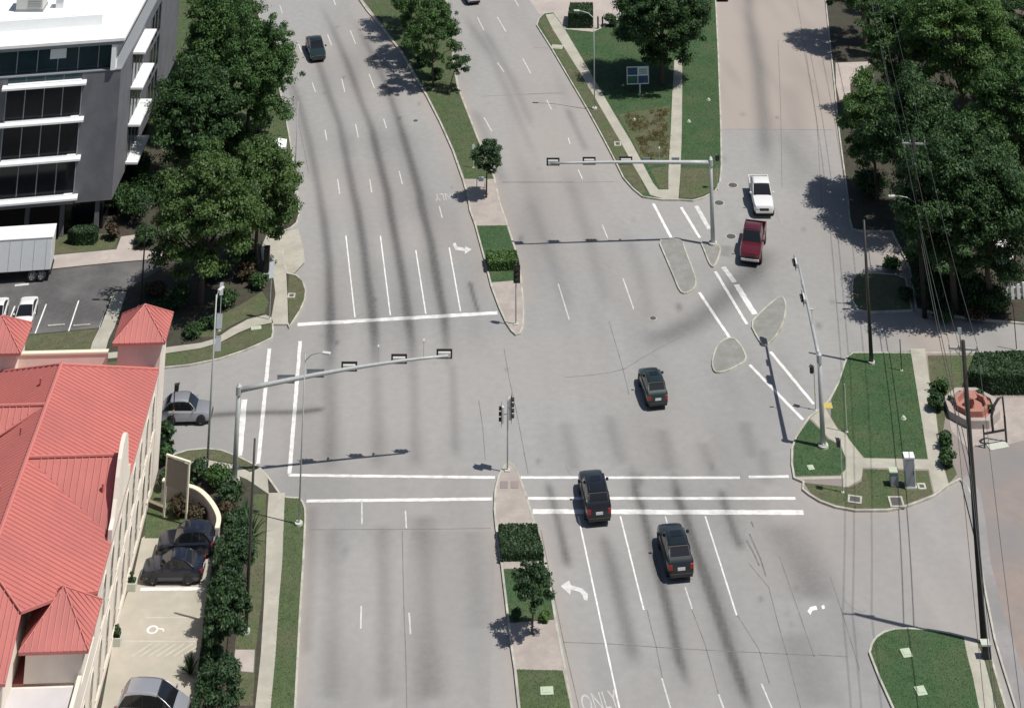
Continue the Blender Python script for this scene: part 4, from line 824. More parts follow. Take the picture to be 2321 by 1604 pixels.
# flat roof and parapets of the front wing
MB().box(0.3, 4.7, 33.6, 60, 5.552, 5.60).build('flat_roof', 'membrane', rb)
MB().box(0.0, 0.28, 33.4, 60, 5.552, 6.05).build('parapet', 'stucco', rb)
MB().box(4.72, 16.2, 40.4, 60, 5.202, 5.30).build('flat_roof', 'membrane', rb)
MB().box(4.72, 16.2, 36.62, 40.4, 5.203, 5.26).build('flat_roof', 'membrane', rb)
MB().box(4.9, 16.2, 36.9, 37.3, 5.262, 7.0).build('parapet', 'stucco2', rb)
MB().box(4.45, 4.9, 37.3, 60, 5.604, 5.95).build('parapet', 'stucco', rb)
MB().box(0.5, 4.7, 29.02, 33.3, 5.552, 5.66).build('gutter_roof', 'roofred', rb)
def roof_part(name, poly, zf, m='roofred', th=0.16):
    n = len(poly); vs = [(u, v, zf(u, v)) for u, v in poly] + [(u, v, zf(u, v) - th) for u, v in poly]
    fs = [tuple(range(n))[::-1], tuple(range(n, 2 * n))] + [(i, (i + 1) % n, n + (i + 1) % n, n + i) for i in range(n)]
    return MB().add(vs, fs).build(name, m, rb)
def seams(parent, poly, zf, axis, step, off=0.0, keep=None):
    """standing seams clipped to the slope outline; axis 0: run along u, axis 1: run along v"""
    o = 1 - axis; lo = min(p[o] for p in poly); hi = max(p[o] for p in poly); c = lo + 0.5 * step + off
    while c < hi:
        xs = []
        for i in range(len(poly)):
            a, b = poly[i], poly[(i + 1) % len(poly)]
            if (a[o] - c) * (b[o] - c) < 0: t = (c - a[o]) / (b[o] - a[o]); xs.append(a[axis] + (b[axis] - a[axis]) * t)
        xs.sort()
        for k in range(0, len(xs) - 1, 2):
            s0, s1 = xs[k] + 0.06, xs[k + 1] - 0.06
            segs = [(s0, s1)] if keep is None else keep(c, s0, s1)
            for (q0, q1) in segs:
                if q1 - q0 < 0.25: continue
                P0 = (q0, c) if axis == 0 else (c, q0); P1 = (q1, c) if axis == 0 else (c, q1)
                w = 0.028; hh = 0.085; d = (0, w) if axis == 0 else (w, 0)
                vs = []
                for P_ in (P0, P1):
                    z = zf(*P_)
                    vs += [(P_[0] - d[0] * 1.6, P_[1] - d[1] * 1.6, z), (P_[0] - d[0] * .7, P_[1] - d[1] * .7, z + hh), (P_[0] + d[0] * .7, P_[1] + d[1] * .7, z + hh), (P_[0] + d[0] * 1.6, P_[1] + d[1] * 1.6, z)]
                MB().add(vs, [(0, 1, 5, 4), (1, 2, 6, 5), (2, 3, 7, 6), (0, 3, 2, 1), (4, 5, 6, 7)]).build('seam', 'seam', parent)
        c += step
east = [(-0.06, 3.4), (0.0, 3.4), (7.3, 8.9), (7.3, 32.0), (4.3, 34.2), (2.0, 31.0), (-0.06, 29.1)]
r1 = roof_part('roof_slope', east, lambda u, v: zE(u))
def keep_e(c, s0, s1):                       # break the seams where the east gable covers the slope
    lim = 7.3 - abs(c - 20.6) * 0.94 / 0.411
    if lim <= s0: return [(s0, s1)]
    return [(max(s0, lim), s1)]
seams(r1, east, lambda u, v: zE(u), 0, 0.42, keep=keep_e)
west = [(7.3, 8.9), (14.5, 3.4), (16.7, 3.4), (16.7, 37.0), (11.0, 37.0), (7.3, 32.0)]
r2 = roof_part('roof_slope', west, lambda u, v: zW(u)); seams(r2, west, lambda u, v: zW(u), 0, 0.42, keep=lambda c, a, b: [(a, min(b, 7.3 + abs(c - 14.2) * 0.94 / 0.411))])
north = [(0.0, 3.42), (14.5, 3.42), (7.3, 8.9)]
roof_part('roof_slope', north, lambda u, v: 8.0 + (v - 3.42) * 0.547)
south = [(7.3, 32.0), (11.2, 37.2), (4.45, 37.2), (4.32, 34.2)]
zS = lambda u, v: 11.0 - 0.6 * (v - 32.0)
r3 = roof_part('roof_slope', south, zS); seams(r3, south, zS, 1, 0.42)
# east cross gable and west cross gable
for (u0, u1, vc, nm) in ((0.25, 7.28, 20.6, 'e'), (7.32, 16.9, 14.2, 'w')):
    dv = 3.19 if nm == 'e' else 3.6
    ue, ur = (u0, u1) if nm == 'e' else (u1, u0)
    for s in (1, -1):
        tri = [(ur, vc), (ue, vc), (ue, vc + s * dv)]
        zf = lambda u, v, s=s, vc=vc: 11.02 - 0.94 * s * (v - vc)
        g = roof_part('gable_slope', tri, zf, th=0.10)
        if s > 0: seams(g, tri, zf, 1, 0.52)
    MB().tube([(u0, vc, 11.06), (u1, vc, 11.06)], 0.10, 6).build('ridge_cap', 'seam', rb)
MB().tube([(7.3, 8.9, 11.08), (7.3, 32.0, 11.08)], 0.17, 6).build('ridge_cap', 'seam', rb)
MB().tube([(7.3, 32.0, 11.05), (4.3, 34.25, 9.75)], 0.07, 6).build('hip_cap', 'seam', rb)
for a_, b_ in (((7.3, 8.9, 11.05), (0, 3.4, 8.05)), ((7.3, 8.9, 11.05), (14.5, 3.4, 8.05))): MB().tube([a_, b_], 0.09, 6).build('hip_cap', 'seam', rb)
# small vents near the ridge
for (u, v) in ((8.6, 10.4), (8.7, 16.6), (8.6, 23.5), (1.2, 22.0)):
    z = zW(u) if u > 7.3 else 11.0 - 0.94 * (v - 20.6)
    MB().tube([(u, v, z - 0.05), (u, v, z + 0.45)], 0.09, 8).build('vent_pipe', 'roofred', rb)
# curved gable parapet
prof = [(16.9, 7.9), (16.9, 8.7), (17.7, 8.9), (18.3, 9.7), (18.7, 10.7), (19.2, 11.5), (19.9, 12.0), (20.6, 12.15), (21.3, 12.0), (22.0, 11.5), (22.5, 10.7), (22.9, 9.7), (23.5, 8.9), (24.3, 8.7), (24.3, 7.9)]
n = len(prof); vs = [(-0.06, a, z) for a, z in prof] + [(0.24, a, z) for a, z in prof]
MB().add(vs, [tuple(range(n)), tuple(range(n, 2 * n))[::-1]] + [(i, n + i, n + (i + 1) % n, (i + 1) % n) for i in range(n)]).build('gable_parapet', 'stucco', rb)
# north parapet
MB().box(4.4, 12.0, 3.05, 3.38, 7.0, 9.15).build('parapet', 'stucco', rb); MB().box(4.35, 12.05, 3.0, 3.43, 9.152, 9.27).build('coping', 'creamp', rb)
def tower(u0, u1, v0, v1, zb_, ze, za, nm):
    w_ = MB().box(u0, u1, v0, v1, zb_, ze - 0.02).build('tower', 'stucco', rb)
    ov = 0.42; a = [(u0 - ov, v0 - ov), (u1 + ov, v0 - ov), (u1 + ov, v1 + ov), (u0 - ov, v1 + ov)]; c = ((u0 + u1) / 2, (v0 + v1) / 2)
    vs = [(x, y, ze) for x, y in a] + [(c[0], c[1], za)] + [(x, y, ze - 0.16) for x, y in a]
    r_ = MB().add(vs, [(1, 0, 4), (2, 1, 4), (3, 2, 4), (0, 3, 4), (5, 6, 7, 8)] + [(i, (i + 1) % 4, 5 + (i + 1) % 4, 5 + i) for i in range(4)]).build('tower_roof', 'roofred', rb)
    for i in range(4): MB().tube([(a[i][0], a[i][1], ze + 0.03), (c[0], c[1], za + 0.03)], 0.05, 5).build('hip_cap', 'seam', r_)
    half_u = (u1 - u0) / 2 + ov; half_v = (v1 - v0) / 2 + ov
    for side in range(4):
        hw, hd = (half_u, half_v) if side in (0, 1) else (half_v, half_u); k = -hw + 0.3
        while k < hw - 0.1:
            f = 1 - abs(k) / hw; L_ = hd * f
            if L_ > 0.25:
                s = 1 if side % 2 == 0 else -1
                p0 = (c[0] + k, c[1] + s * hd, ze) if side < 2 else (c[0] + s * hd, c[1] + k, ze)
                p1 = (c[0] + k, c[1] + s * (hd - L_ + 0.05), ze + (za - ze) * f) if side < 2 else (c[0] + s * (hd - L_ + 0.05), c[1] + k, ze + (za - ze) * f)
                MB().tube([(p0[0], p0[1], p0[2] + 0.02), (p1[0], p1[1], p1[2] + 0.02)], 0.032, 4).build('seam', 'seam', r_)
            k += 0.45
tower(-0.08, 3.55, -0.05, 3.45, 0.0, 10.0, 11.55, 'a'); tower(11.9, 15.6, 1.0, 4.5, 0.0, 10.0, 11.5, 'b'); tower(0.05, 3.95, 29.4, 33.3, 0.0, 7.45, 9.45, 'c')
# east front: string course, plinth, arched windows
MB().box(-0.03, -0.002, 3.4, 60, 4.05, 4.22).build('string_course', 'stucco', rb); MB().box(-0.03, -0.003, 3.4, 60, 0, 0.5).build('plinth', 'stucco', rb); MB().box(-0.05, -0.004, 3.4, 29, 7.5, 7.8).build('cornice', 'stucco', rb)
def arch_window(v, z0, z1, w_):
    pts = [(v - w_ / 2, z0), (v + w_ / 2, z0)] + [(v + w_ / 2 * math.cos(k * math.pi / 8), z1 - w_ / 2 + w_ / 2 * math.sin(k * math.pi / 8)) for k in range(9)]
    out = [(v + (a - v) * 1.28, z0 + (b - z0) * 1.07 - (0.08 if b == z0 else 0)) for a, b in pts]; n = len(pts)
    vs = [(-0.012, a, b) for a, b in pts]; p_ = MB().add(vs, [tuple(range(n))[::-1]])
    vs = [(-0.001, a, b) for a, b in pts] + [(-0.035, a, b) for a, b in pts] + [(-0.035, a, b) for a, b in out] + [(-0.001, a, b) for a, b in out]
    w = MB().add(vs, [(k * n + i, k * n + (i + 1) % n, (k + 1) * n + (i + 1) % n, (k + 1) * n + i) for k in range(3) for i in range(n)]).build('window', 'stucco', rb)
    p_.build('pane', 'glassd', w); MB().box(-0.02, -0.014, v - 0.03, v + 0.03, z0, z1).build('glazing_bar', 'creamp', w); MB().box(-0.02, -0.0145, v - w_ / 2, v + w_ / 2, z0 + 0.9, z0 + 0.96).build('glazing_bar', 'creamp', w)
    MB().box(-0.07, -0.005, v - w_ * 0.7, v + w_ * 0.7, z0 - 0.18, z0 - 0.085).build('sill', 'creamp', w)
for k in range(13):
    v = 5.2 + k * 2.95
    if k < 8: arch_window(v, 4.7, 7.1, 0.95)
    arch_window(v, 1.0, 3.6, 1.05)
for v in (19.6, 21.6): arch_window(v, 8.6, 10.6, 0.8)

# ---- dark office block
C0 = G(247, 531, KZ); e1 = Vector((-0.985, -0.17, 0)).normalized(); e2 = Vector((0.0, 1, 0))
ob = thing('office_block', 'dark grey office block with white sun shades and white flat roof', 'building', C0)
def FP(s, d): return e1 * s + e2 * d
def opoly(s0, s1, d0, d1): return [FP(s, d) for s, d in ((s0, d0), (s0, d1), (s1, d1), (s1, d0))]
def oprism(name, s0, s1, d0, d1, z0, z1, m): return MB().prism(ccw(opoly(s0, s1, d0, d1)), z0, z1).build(name, m, ob)
oprism('wall', 0, 30, 0, 34, 2.85, 13.9, 'clad')
oprism('ground_floor', 1.0, 30, 1.3, 33, 0, 2.85, 'glassd')
for k in range(8): 
    c = FP(1.5 + k * 3.6, 0.5); MB().obox(c, e1, e2, 0.22, 0.22, 0, 2.85).build('column', 'clad', ob)
def spanel(name, s0, s1, z0, z1, off, th, m, parent=None):      # panel lying on the south face
    nrm = Vector((e1.y, -e1.x, 0)); nrm = nrm if nrm.y < 0 else -nrm
    a = e1 * s1 + nrm * off; b = e1 * s0 + nrm * off
    return MB().panel((a.x, a.y, z0), (b.x, b.y, z0), (b.x, b.y, z1), (a.x, a.y, z1), th).build(name, m, parent or ob)
NS = Vector((e1.y, -e1.x, 0)); NS = NS if NS.y < 0 else -NS
SH = (3.45, 6.72, 9.98, 13.12)
for g, (sa_, sb_) in enumerate(((4.0, 11.9), (14.4, 22.3))):
    for k in range(3):
        w = spanel('window', sa_, sb_, SH[k] + 0.10, SH[k + 1] - 0.32, 0.01, 0.03, 'glassd')
        for j in range(5):
            s = lerp(sa_, sb_, j / 4); spanel('mullion', s - 0.05, s + 0.05, SH[k] + 0.10, SH[k + 1] - 0.32, 0.045, 0.07, 'mull', w)
        spanel('head_frame', sa_ - 0.08, sb_ + 0.08, SH[k + 1] - 0.318, SH[k + 1] - 0.25, 0.02, 0.06, 'mull', w)
    for j in range(4):
        s0, s1 = lerp(sa_, sb_, j / 4), lerp(sa_, sb_, (j + 1) / 4); spanel('window', s0 + 0.06, s1 - 0.06, 13.26, 13.82, 0.01, 0.02, 'glasst')
    for z in SH:
        a = e1 * (sa_ - 0.45) + NS * 0.008; b = e1 * (sb_ + 0.45) + NS * 0.008; q = NS * 1.0
        MB().prism(ccw([a, a + q, b + q, b]), z, z + 0.16).build('sun_shade', 'white', ob)
        q2 = NS * 0.14; a2 = e1 * (sa_ + 0.1) + NS * 0.008; b2 = e1 * (sb_ - 0.1) + NS * 0.008
        MB().prism(ccw([a2, a2 + NS * 0.35, b2 + NS * 0.35, b2]), z + 0.162, z + 0.27).build('sill', 'white', ob)
    spanel('fascia', sa_, sb_, 2.86, 3.40, 0.012, 0.20, 'mull')
# east side
for z in SH:
    MB().prism(ccw([Vector((0.01, 6.0, 0)), Vector((1.35, 6.0, 0)), Vector((1.35, 12.2, 0)), Vector((0.01, 12.2, 0))]), z, z + 0.18).build('sun_shade', 'white', ob)
for z0, z1 in zip(SH[:-1], SH[1:]):
    for y0 in (6.3, 16.0): 
        w = MB().box(0.01, 0.03, y0, y0 + 5.6, z0 + 0.25, z1 - 0.3).build('window', 'glassd', ob)
        for j in range(4): MB().box(0.031, 0.10, y0 + j * 1.86 - 0.04, y0 + j * 1.86 + 0.04, z0 + 0.25, z1 - 0.3).build('mullion', 'mull', w)
# glazed top storey and roof
oprism('coping', -0.05, 30, -0.05, 34, 13.902, 13.99, 'mull')
oprism('top_storey', 1.1, 30, 0.55, 32, 13.99, 16.25, 'glasst')
for j in range(13):
    s = 2.6 + j * 2.15; c = e1 * s + e2 * 0.55 + NS * 0.03; MB().obox(c, e1, e2, 0.045, 0.05, 13.995, 16.24).build('mullion', 'mull', ob)
c = e1 * 6.9 + e2 * 0.50 + NS * 0.035; MB().obox(c, e1, NS, 0.85, 0.012, 15.1, 15.95).build('bright_pane', 'signw', ob)  # pale panel painted in for a bright pane, read as a reflection
c = e1 * 0.85 + e2 * 0.2; MB().obox(c, e1, e2, 0.24, 0.5, 13.995, 16.24).build('corner_blade', 'white', ob)
oprism('fascia', -0.15, 30, -0.35, 34, 16.252, 16.55, 'mull'); oprism('roof', -0.25, 30, -0.45, 34, 16.552, 16.80, 'wroof')
oprism('roof_upstand', 3.1, 30, 3.4, 30, 16.802, 17.75, 'white'); oprism('upper_roof', 3.3, 29.8, 3.6, 29.8, 17.752, 17.80, 'wroof')
t = thing('rooftop_unit', 'grey air handling unit on the white office roof', 'roof unit', Vector((C0.x, C0.y, C0.z + 17.80)) + FP(11.6, 6.3))
MB().box(-1.5, 1.5, -0.9, 1.2, 0.18, 1.75).build('casing', 'lgrey', t, bevel=0.04); MB().box(-1.55, 1.55, -0.95, 1.25, 0, 0.178).build('base_rail', 'mull', t)
MB().box(-0.1, 1.3, -0.93, -0.905, 0.45, 1.5).build('louvre_panel', 'mull', t)
for k in range(6): MB().box(-0.08, 1.28, -0.965, -0.93, 0.52 + k * 0.16, 0.57 + k * 0.16).build('louvre', 'lgrey', t)
MB().tube([(0.6, 0.2, 1.752), (0.6, 0.2, 1.95)], 0.45, 14).build('fan_shroud', 'mull', t)
t = thing('rooftop_pipe_box', 'pale capped duct standing right of the roof unit', 'roof duct', Vector((C0.x, C0.y, C0.z + 17.80)) + FP(8.4, 6.2))
MB().box(-0.45, 0.45, -0.4, 0.5, 0, 1.0).build('duct', 'white', t, bevel=0.03); MB().box(-0.55, 0.55, -0.5, 0.6, 1.002, 1.12).build('cap', 'white', t)

# ---- brown building at the far right behind the trees
p = G(2300, 330, KZ); t = thing('brown_building', 'brown building with low shingle roof half hidden behind the big trees', 'building', (p.x + 1.2, p.y, KZ))
MB().box(0, 14, 0, 26, 0, 4.6).build('wall', 'brownw', t)
vs = [(-0.8, -0.8, 4.6), (14.8, -0.8, 4.6), (14.8, 26.8, 4.6), (-0.8, 26.8, 4.6), (7, 5.5, 7.4), (7, 20.5, 7.4)]
r_ = MB().add(vs, [(0, 1, 4), (1, 2, 5, 4), (2, 3, 5), (3, 0, 4, 5), (3, 2, 1, 0)]).build('roof', 'shing', t); MB().box(-0.95, -0.8, -0.8, 26.8, 4.5, 4.68).build('gutter', 'lgrey', r_)
for k in range(5):
    w = MB().box(-0.04, -0.01, 2 + k * 4.8, 3.6 + k * 4.8, 1.2, 3.0).build('window', 'glassd', t); MB().box(-0.09, -0.041, 1.9 + k * 4.8, 3.7 + k * 4.8, 1.08, 1.2).build('sill', 'creamp', w)

# ---- garden walls, panel sign by the red roofed building
arc = chaikin([G(330 + x * .188, 950 + y * .188, 1.45) for x, y in ((205, 725), (330, 735), (480, 785), (640, 835), (760, 945), (850, 1080), (890, 1190), (862, 1310))], 2, False)
t = thing('garden_wall', 'curved low stucco wall with cream coping around the garden bed', 'wall', (0, 0, 0))
mb = MB(); top = MB()
for i in range(len(arc) - 1):
    a, b = arc[i], arc[i + 1]; d = (b - a).normalized(); s = Vector((-d.y, d.x, 0)) * 0.13; s2 = s * 1.45
    mb.add([(q.x, q.y, z) for z in (KZ - 0.02, 1.38) for q in (a - s, b - s, b + s, a + s)], [(0, 1, 5, 4), (2, 3, 7, 6), (4, 5, 6, 7)] + ([(3, 0, 4, 7)] if i == 0 else []) + ([(1, 2, 6, 5)] if i == len(arc) - 2 else []))
    top.add([(q.x, q.y, z) for z in (1.382, 1.47) for q in (a - s2, b - s2, b + s2, a + s2)], [(0, 1, 5, 4), (2, 3, 7, 6), (4, 5, 6, 7), (3, 0, 4, 7), (1, 2, 6, 5)])
mb.build('wall_body', 'stucco2', t); top.build('coping', 'creamp', t)
pa, pb = G(371, 1171, KZ), G(421, 1188, KZ); d = pb - pa; L_ = d.length
t = thing('panel_sign', 'blank taupe panel sign on two cream posts over the garden bed', 'sign', pa, math.atan2(d.y, d.x))
for x in (0, L_): MB().box(x - 0.07, x + 0.07, -0.07, 0.07, 0, 3.75).build('post', 'creamp', t)
MB().box(0.075, L_ - 0.075, -0.05, 0.05, 1.95, 3.62).build('panel', 'tanp', t); MB().box(-0.09, L_ + 0.09, -0.09, 0.09, 3.752, 3.86).build('top_rail', 'creamp', t)
p = QG('A4', 1110, 70, KZ); t = thing('timber_beam', 'dark timber edging beam lying in the grass by the wall base', 'beam', (p.x, p.y, Z1), R(-28))
MB().box(-0.4, 1.9, -0.12, 0.12, 0, 0.28).build('beam', 'bark', t); MB().box(-0.42, 1.92, -0.14, 0.14, 0.282, 0.32).build('cap', 'barkp', t)
# ================================================================== VEGETATION
def leaf_mesh(name, pos, nrm, size, tint, m, aspect=0.55, up=0.0):
    """diamond shaped leaf sprays: pos, nrm (n,3), size (n,), tint (n,)"""
    n = len(pos); r = RNG.normal(size=(n, 3)); r[:, 2] += up
    a = np.cross(nrm, r); a /= np.linalg.norm(a, axis=1, keepdims=True) + 1e-9; b = np.cross(nrm, a); b /= np.linalg.norm(b, axis=1, keepdims=True) + 1e-9
    s = size[:, None]; fold = nrm * s * 0.18
    v = np.stack([pos - a * s, pos - b * s * aspect + fold, pos + a * s, pos + b * s * aspect + fold], 1).reshape(-1, 3)
    me = bpy.data.meshes.new(name); me.vertices.add(4 * n); me.vertices.foreach_set('co', v.astype(np.float32).ravel())
    me.loops.add(4 * n); me.loops.foreach_set('vertex_index', np.arange(4 * n, dtype=np.int32))
    me.polygons.add(n); me.polygons.foreach_set('loop_start', np.arange(0, 4 * n, 4, dtype=np.int32)); me.polygons.foreach_set('loop_total', np.full(n, 4, np.int32))
    me.update(); at = me.attributes.new('tint', 'FLOAT', 'POINT'); at.data.foreach_set('value', np.repeat(tint, 4).astype(np.float32)); me.materials.append(m)
    return me
def unit(n):
    v = RNG.normal(size=(n, 3)); return v / np.linalg.norm(v, axis=1, keepdims=True)
def crown_pts(c, rx, ry, rz, nclump, rc, per, ls, shape='round', shell=0.55, asym=0.15):
    """leaf positions: clumps of sprays spread through an uneven crown"""
    d = unit(nclump); d[:, 2] = np.abs(d[:, 2]) * np.where(RNG.random(nclump) < 0.74, 1, -0.75)
    rad = RNG.random(nclump) ** (1 / 3); rad = shell + (1 - shell) * rad; rad *= 1 + RNG.normal(0, asym, nclump); rad = np.clip(rad, 0.25, 1.12)
    P0 = d * rad[:, None] * np.array([rx, ry, rz])
    if shape == 'cone':
        f = np.clip((P0[:, 2] + rz) / (2 * rz), 0, 1); k = 1.12 - 0.85 * f; P0[:, 0] *= k; P0[:, 1] *= k
    P0 *= (1 + 0.10 * np.sin(3 * np.arctan2(P0[:, 1], P0[:, 0]) + RNG.random() * 6))[:, None]
    P0 += np.array(c); pos = []; nr = []; sz = []; ti = []
    for i in range(nclump):
        r = rc * (0.45 + 1.0 * RNG.random() ** 1.5); m_ = int(per * (r / rc) ** 2); u = unit(m_); u[:, 2] = u[:, 2] * 0.8 + 0.18
        rr = r * (0.25 + 0.62 * RNG.random(m_) + 0.16 * np.abs(RNG.normal(size=m_))); st_ = np.array([0.8 + 0.5 * RNG.random(), 0.8 + 0.5 * RNG.random(), 0.62]); q = P0[i] + u * rr[:, None] * st_
        pos.append(q); nn = u * 0.9 + unit(m_) * 0.75 + np.array([0, 0, 0.35]); nr.append(nn / np.linalg.norm(nn, axis=1, keepdims=True))
        sz.append(ls * (0.6 + 0.8 * RNG.random(m_))); ti.append(np.clip(0.28 + 0.45 * RNG.random() + 0.22 * RNG.normal(size=m_), 0, 1))
    return P0, np.concatenate(pos), np.concatenate(nr), np.concatenate(sz), np.concatenate(ti)
def limbs(P0, h0, c, r0, nb=9, tw=0.5):
    """tapered trunk with limbs that reach clumps"""
    mb = MB(); top = Vector((c[0] * 0.8, c[1] * 0.8, c[2] + 0.15))
    mid = Vector((c[0] * 0.35 + RNG.normal() * tw * 0.3, c[1] * 0.35 + RNG.normal() * tw * 0.3, h0 * 1.05))
    mb.tube([(0, 0, -0.1), (0, 0, 0.25), mid * 0.55, mid, (mid + top) / 2, top], [r0 * 1.5, r0 * 1.1, r0 * 0.95, r0 * 0.8, r0 * 0.5, r0 * 0.18], 8)
    pick = RNG.choice(len(P0), min(nb, len(P0)), replace=False)
    for i in pick:
        e = Vector(P0[i]); f = 0.25 + 0.6 * RNG.random(); s = mid.lerp(top, f * 0.6); k = s.lerp(e, 0.5) + Vector((0, 0, 0.08 * (e - s).length))
        mb.tube([s, k, e], [r0 * 0.42, r0 * 0.26, r0 * 0.07], 5)
    return mb
def tree(name, label, base, z0, h, r, crown_h=None, leaf='oak', ls=0.26, nclump=70, rc=1.15, per=130, trunk=0.2, shape='round', lean=(0, 0), group='', cat='tree', ry=None, bark='bark', shell=0.5, at=None, nb=10):
    b = Vector((at[0], at[1], z0)) if at else G(*base, z0); t = thing(name, label, cat, (b.x, b.y, z0 - 0.02), 0, group or None)
    ch = crown_h or h * 0.72; rz = ch / 2; c = (lean[0], lean[1], h - rz); k_ = 0.58 if ls > 0.2 else 0.72; ls = ls * k_ * 0.9; per = int(per / k_ ** 2 * 0.80 * 0.74); nclump = int(nclump * 2.1); rc = rc * 0.80
    P0, p, n, s, ti = crown_pts(c, r * 0.86, (ry or r) * 0.86, rz * 0.9, nclump, rc, per, ls, shape, shell)
    limbs(P0, max(h - ch, h * 0.2), c, trunk, nb).build('trunk', bark, t, smooth=True)
    o = bpy.data.objects.new('crown', leaf_mesh('crown', p, n, s, ti, LEAF[leaf])); link(o, t)
    return t
st = 'street trees along the curved road'
tree('street_tree', 'broad dark evergreen street tree rising between office block and curved road', (560, 350), KZ, 12.8, 5.6, 12.3, 'oak', nclump=105, rc=1.25, per=150, trunk=0.28, group=st)
tree('street_tree', 'tall dense street tree close to the grass beside the office block', (468, 320), KZ, 14.5, 5.2, 13.8, 'oak', nclump=100, rc=1.2, per=150, trunk=0.28, shape='cone', group=st)
tree('street_tree', 'dark street tree pressed against the east wall of the office block', (430, 430), KZ, 11.5, 4.6, 11.0, 'dark', nclump=85, rc=1.2, per=140, trunk=0.25, group=st)
tree('street_tree', 'street tree farthest up the curved road beyond the office roof line', (500, 175), KZ, 11.5, 4.6, 10.0, 'oak', nclump=80, rc=1.2, per=130, trunk=0.25, group=st)
tree('street_tree', 'small rounded street tree reaching over the kerb of the curved road', (588, 300), KZ, 8.6, 3.0, 7.6, 'oak', nclump=45, rc=0.95, per=120, trunk=0.18, group=st)
tree('street_tree', 'olive green spreading tree over the garden bed by the asphalt lot', (455, 690), KZ, 11.9, 5.2, 10.6, 'olive', nclump=105, rc=1.2, per=140, trunk=0.28, group='olive green trees at the corner garden')
tree('street_tree', 'olive green rounded tree beside the driveway mouth on the curved road', (580, 600), KZ, 9.8, 4.3, 8.8, 'olive', nclump=80, rc=1.1, per=140, trunk=0.24, group='olive green trees at the corner garden')
mg = 'trees on the north median'
tree('median_tree', 'leafy median tree, the last of the row above the open grass', (982, 195), KZ, 8.4, 3.7, 7.4, 'oak', ls=0.22, nclump=48, rc=0.85, per=120, trunk=0.14, group=mg)
tree('median_tree', 'full green median tree in the middle of the row', (958, 135), KZ, 9.2, 4.1, 8.4, 'oak', ls=0.22, nclump=55, rc=0.9, per=120, trunk=0.15, group=mg)
tree('median_tree', 'median tree standing farthest up the row past the bare pink bed', (930, 70), KZ, 9.0, 3.9, 8.2, 'oak', ls=0.22, nclump=50, rc=0.9, per=115, trunk=0.15, group=mg)
tree('median_tree', 'low spindly leaning tree at the end of the median row', (1015, 212), KZ, 3.6, 1.7, 2.0, 'dark', ls=0.15, nclump=22, rc=0.5, per=60, trunk=0.07, lean=(1.5, 0.6), group=mg)
tree('median_tree', 'small lollipop tree on the tip of the long grass median', (1102, 447), KZ, 5.0, 1.65, 3.2, 'deep', ls=0.16, nclump=34, rc=0.55, per=100, trunk=0.09, lean=(0.1, 0), group=mg)
tree('median_tree', 'multi stemmed small tree on the south median beyond the clipped hedge', (1206, 1436), KZ, 3.9, 1.45, 2.6, 'deep', ls=0.15, nclump=34, rc=0.48, per=80, trunk=0.08, nb=14)
tree('lawn_tree', 'big dark oak shading the four panel sign on the corner lawn', (1500, 190), KZ, 12.4, 5.8, 12.0, 'dark', nclump=130, rc=1.3, per=190, trunk=0.32)
eg = 'big trees on the east side'
tree('east_tree', 'rounded bright tree standing forward of the big tree mass by the side road kerb', (1988, 452), KZ, 10.4, 3.9, 8.6, 'bright', nclump=80, rc=1.05, per=140, trunk=0.22, group=eg)
tree('east_tree', 'dark tree throwing a long oval shadow over the side road', (1960, 105), KZ, 11.2, 5.3, 8.8, 'dark', nclump=70, rc=1.1, per=130, trunk=0.22, group=eg)
tree('east_tree', 'large oak behind the power pole with the street lamp arm', (2165, 700), KZ, 14.6, 5.6, 13.6, 'dark', nclump=135, rc=1.35, per=150, trunk=0.34, group=eg)
tree('east_tree', 'large dark oak over the parked white van', (2250, 700), KZ, 13.5, 5.4, 12.6, 'dark', nclump=125, rc=1.35, per=150, trunk=0.34, group=eg)
tree('east_tree', 'tall green oak with the sunniest crown of the tree mass', (2190, 330), KZ, 16.5, 6.6, 14.0, 'bright', nclump=135, rc=1.4, per=150, trunk=0.36, group=eg)
tree('east_tree', 'green oak at the far end of the tree mass before the brown building', (2165, 110), KZ, 14.0, 6.2, 12.0, 'oak', nclump=115, rc=1.35, per=140, trunk=0.32, group=eg)
tree('east_tree', 'dense oak in the middle of the tree mass between two brighter crowns', (2085, 520), KZ, 13.5, 5.4, 13.0, 'dark', nclump=105, rc=1.3, per=145, trunk=0.30, group=eg)
tree('east_tree', 'oak crown closing the tree mass towards the white railing', (2310, 500), KZ, 14.0, 5.6, 13.0, 'oak', nclump=100, rc=1.3, per=140, trunk=0.30, group=eg)
tree('east_tree', 'oak crown against the wall of the brown building', (2290, 270), KZ, 13.0, 5.0, 11.0, 'dark', nclump=85, rc=1.25, per=130, trunk=0.28, group=eg)
tree('east_tree', 'oak leaning into the tree mass behind the rounded bright tree', (2050, 265), KZ, 11.5, 4.8, 10.5, 'oak', nclump=80, rc=1.2, per=130, trunk=0.26, group=eg)
tree('east_tree', 'dark oak above the curb at the top of the side road', (2060, 20), KZ, 12.0, 5.0, 10.0, 'dark', nclump=80, rc=1.2, per=130, trunk=0.28, group=eg)
cg = 'crape myrtles along the parking lot'
for (bx, by, h, r, lab) in ((509, 1524, 4.4, 1.7, 'crape myrtle with bare V shaped stems beside the concrete pad'), (492, 1690, 4.4, 1.75, 'crape myrtle next to the silver minivan'), (513, 1432, 3.6, 1.35, 'crape myrtle at the foot of the black light pole'), (530, 1345, 3.6, 1.35, 'crape myrtle beside the two parked black cars')):
    tree('crape_myrtle', lab, (bx, by), KZ, h, r, h * 0.62, 'deep', ls=0.15, nclump=40, rc=0.5, per=90, trunk=0.07, bark='barkp', group=cg, nb=14)
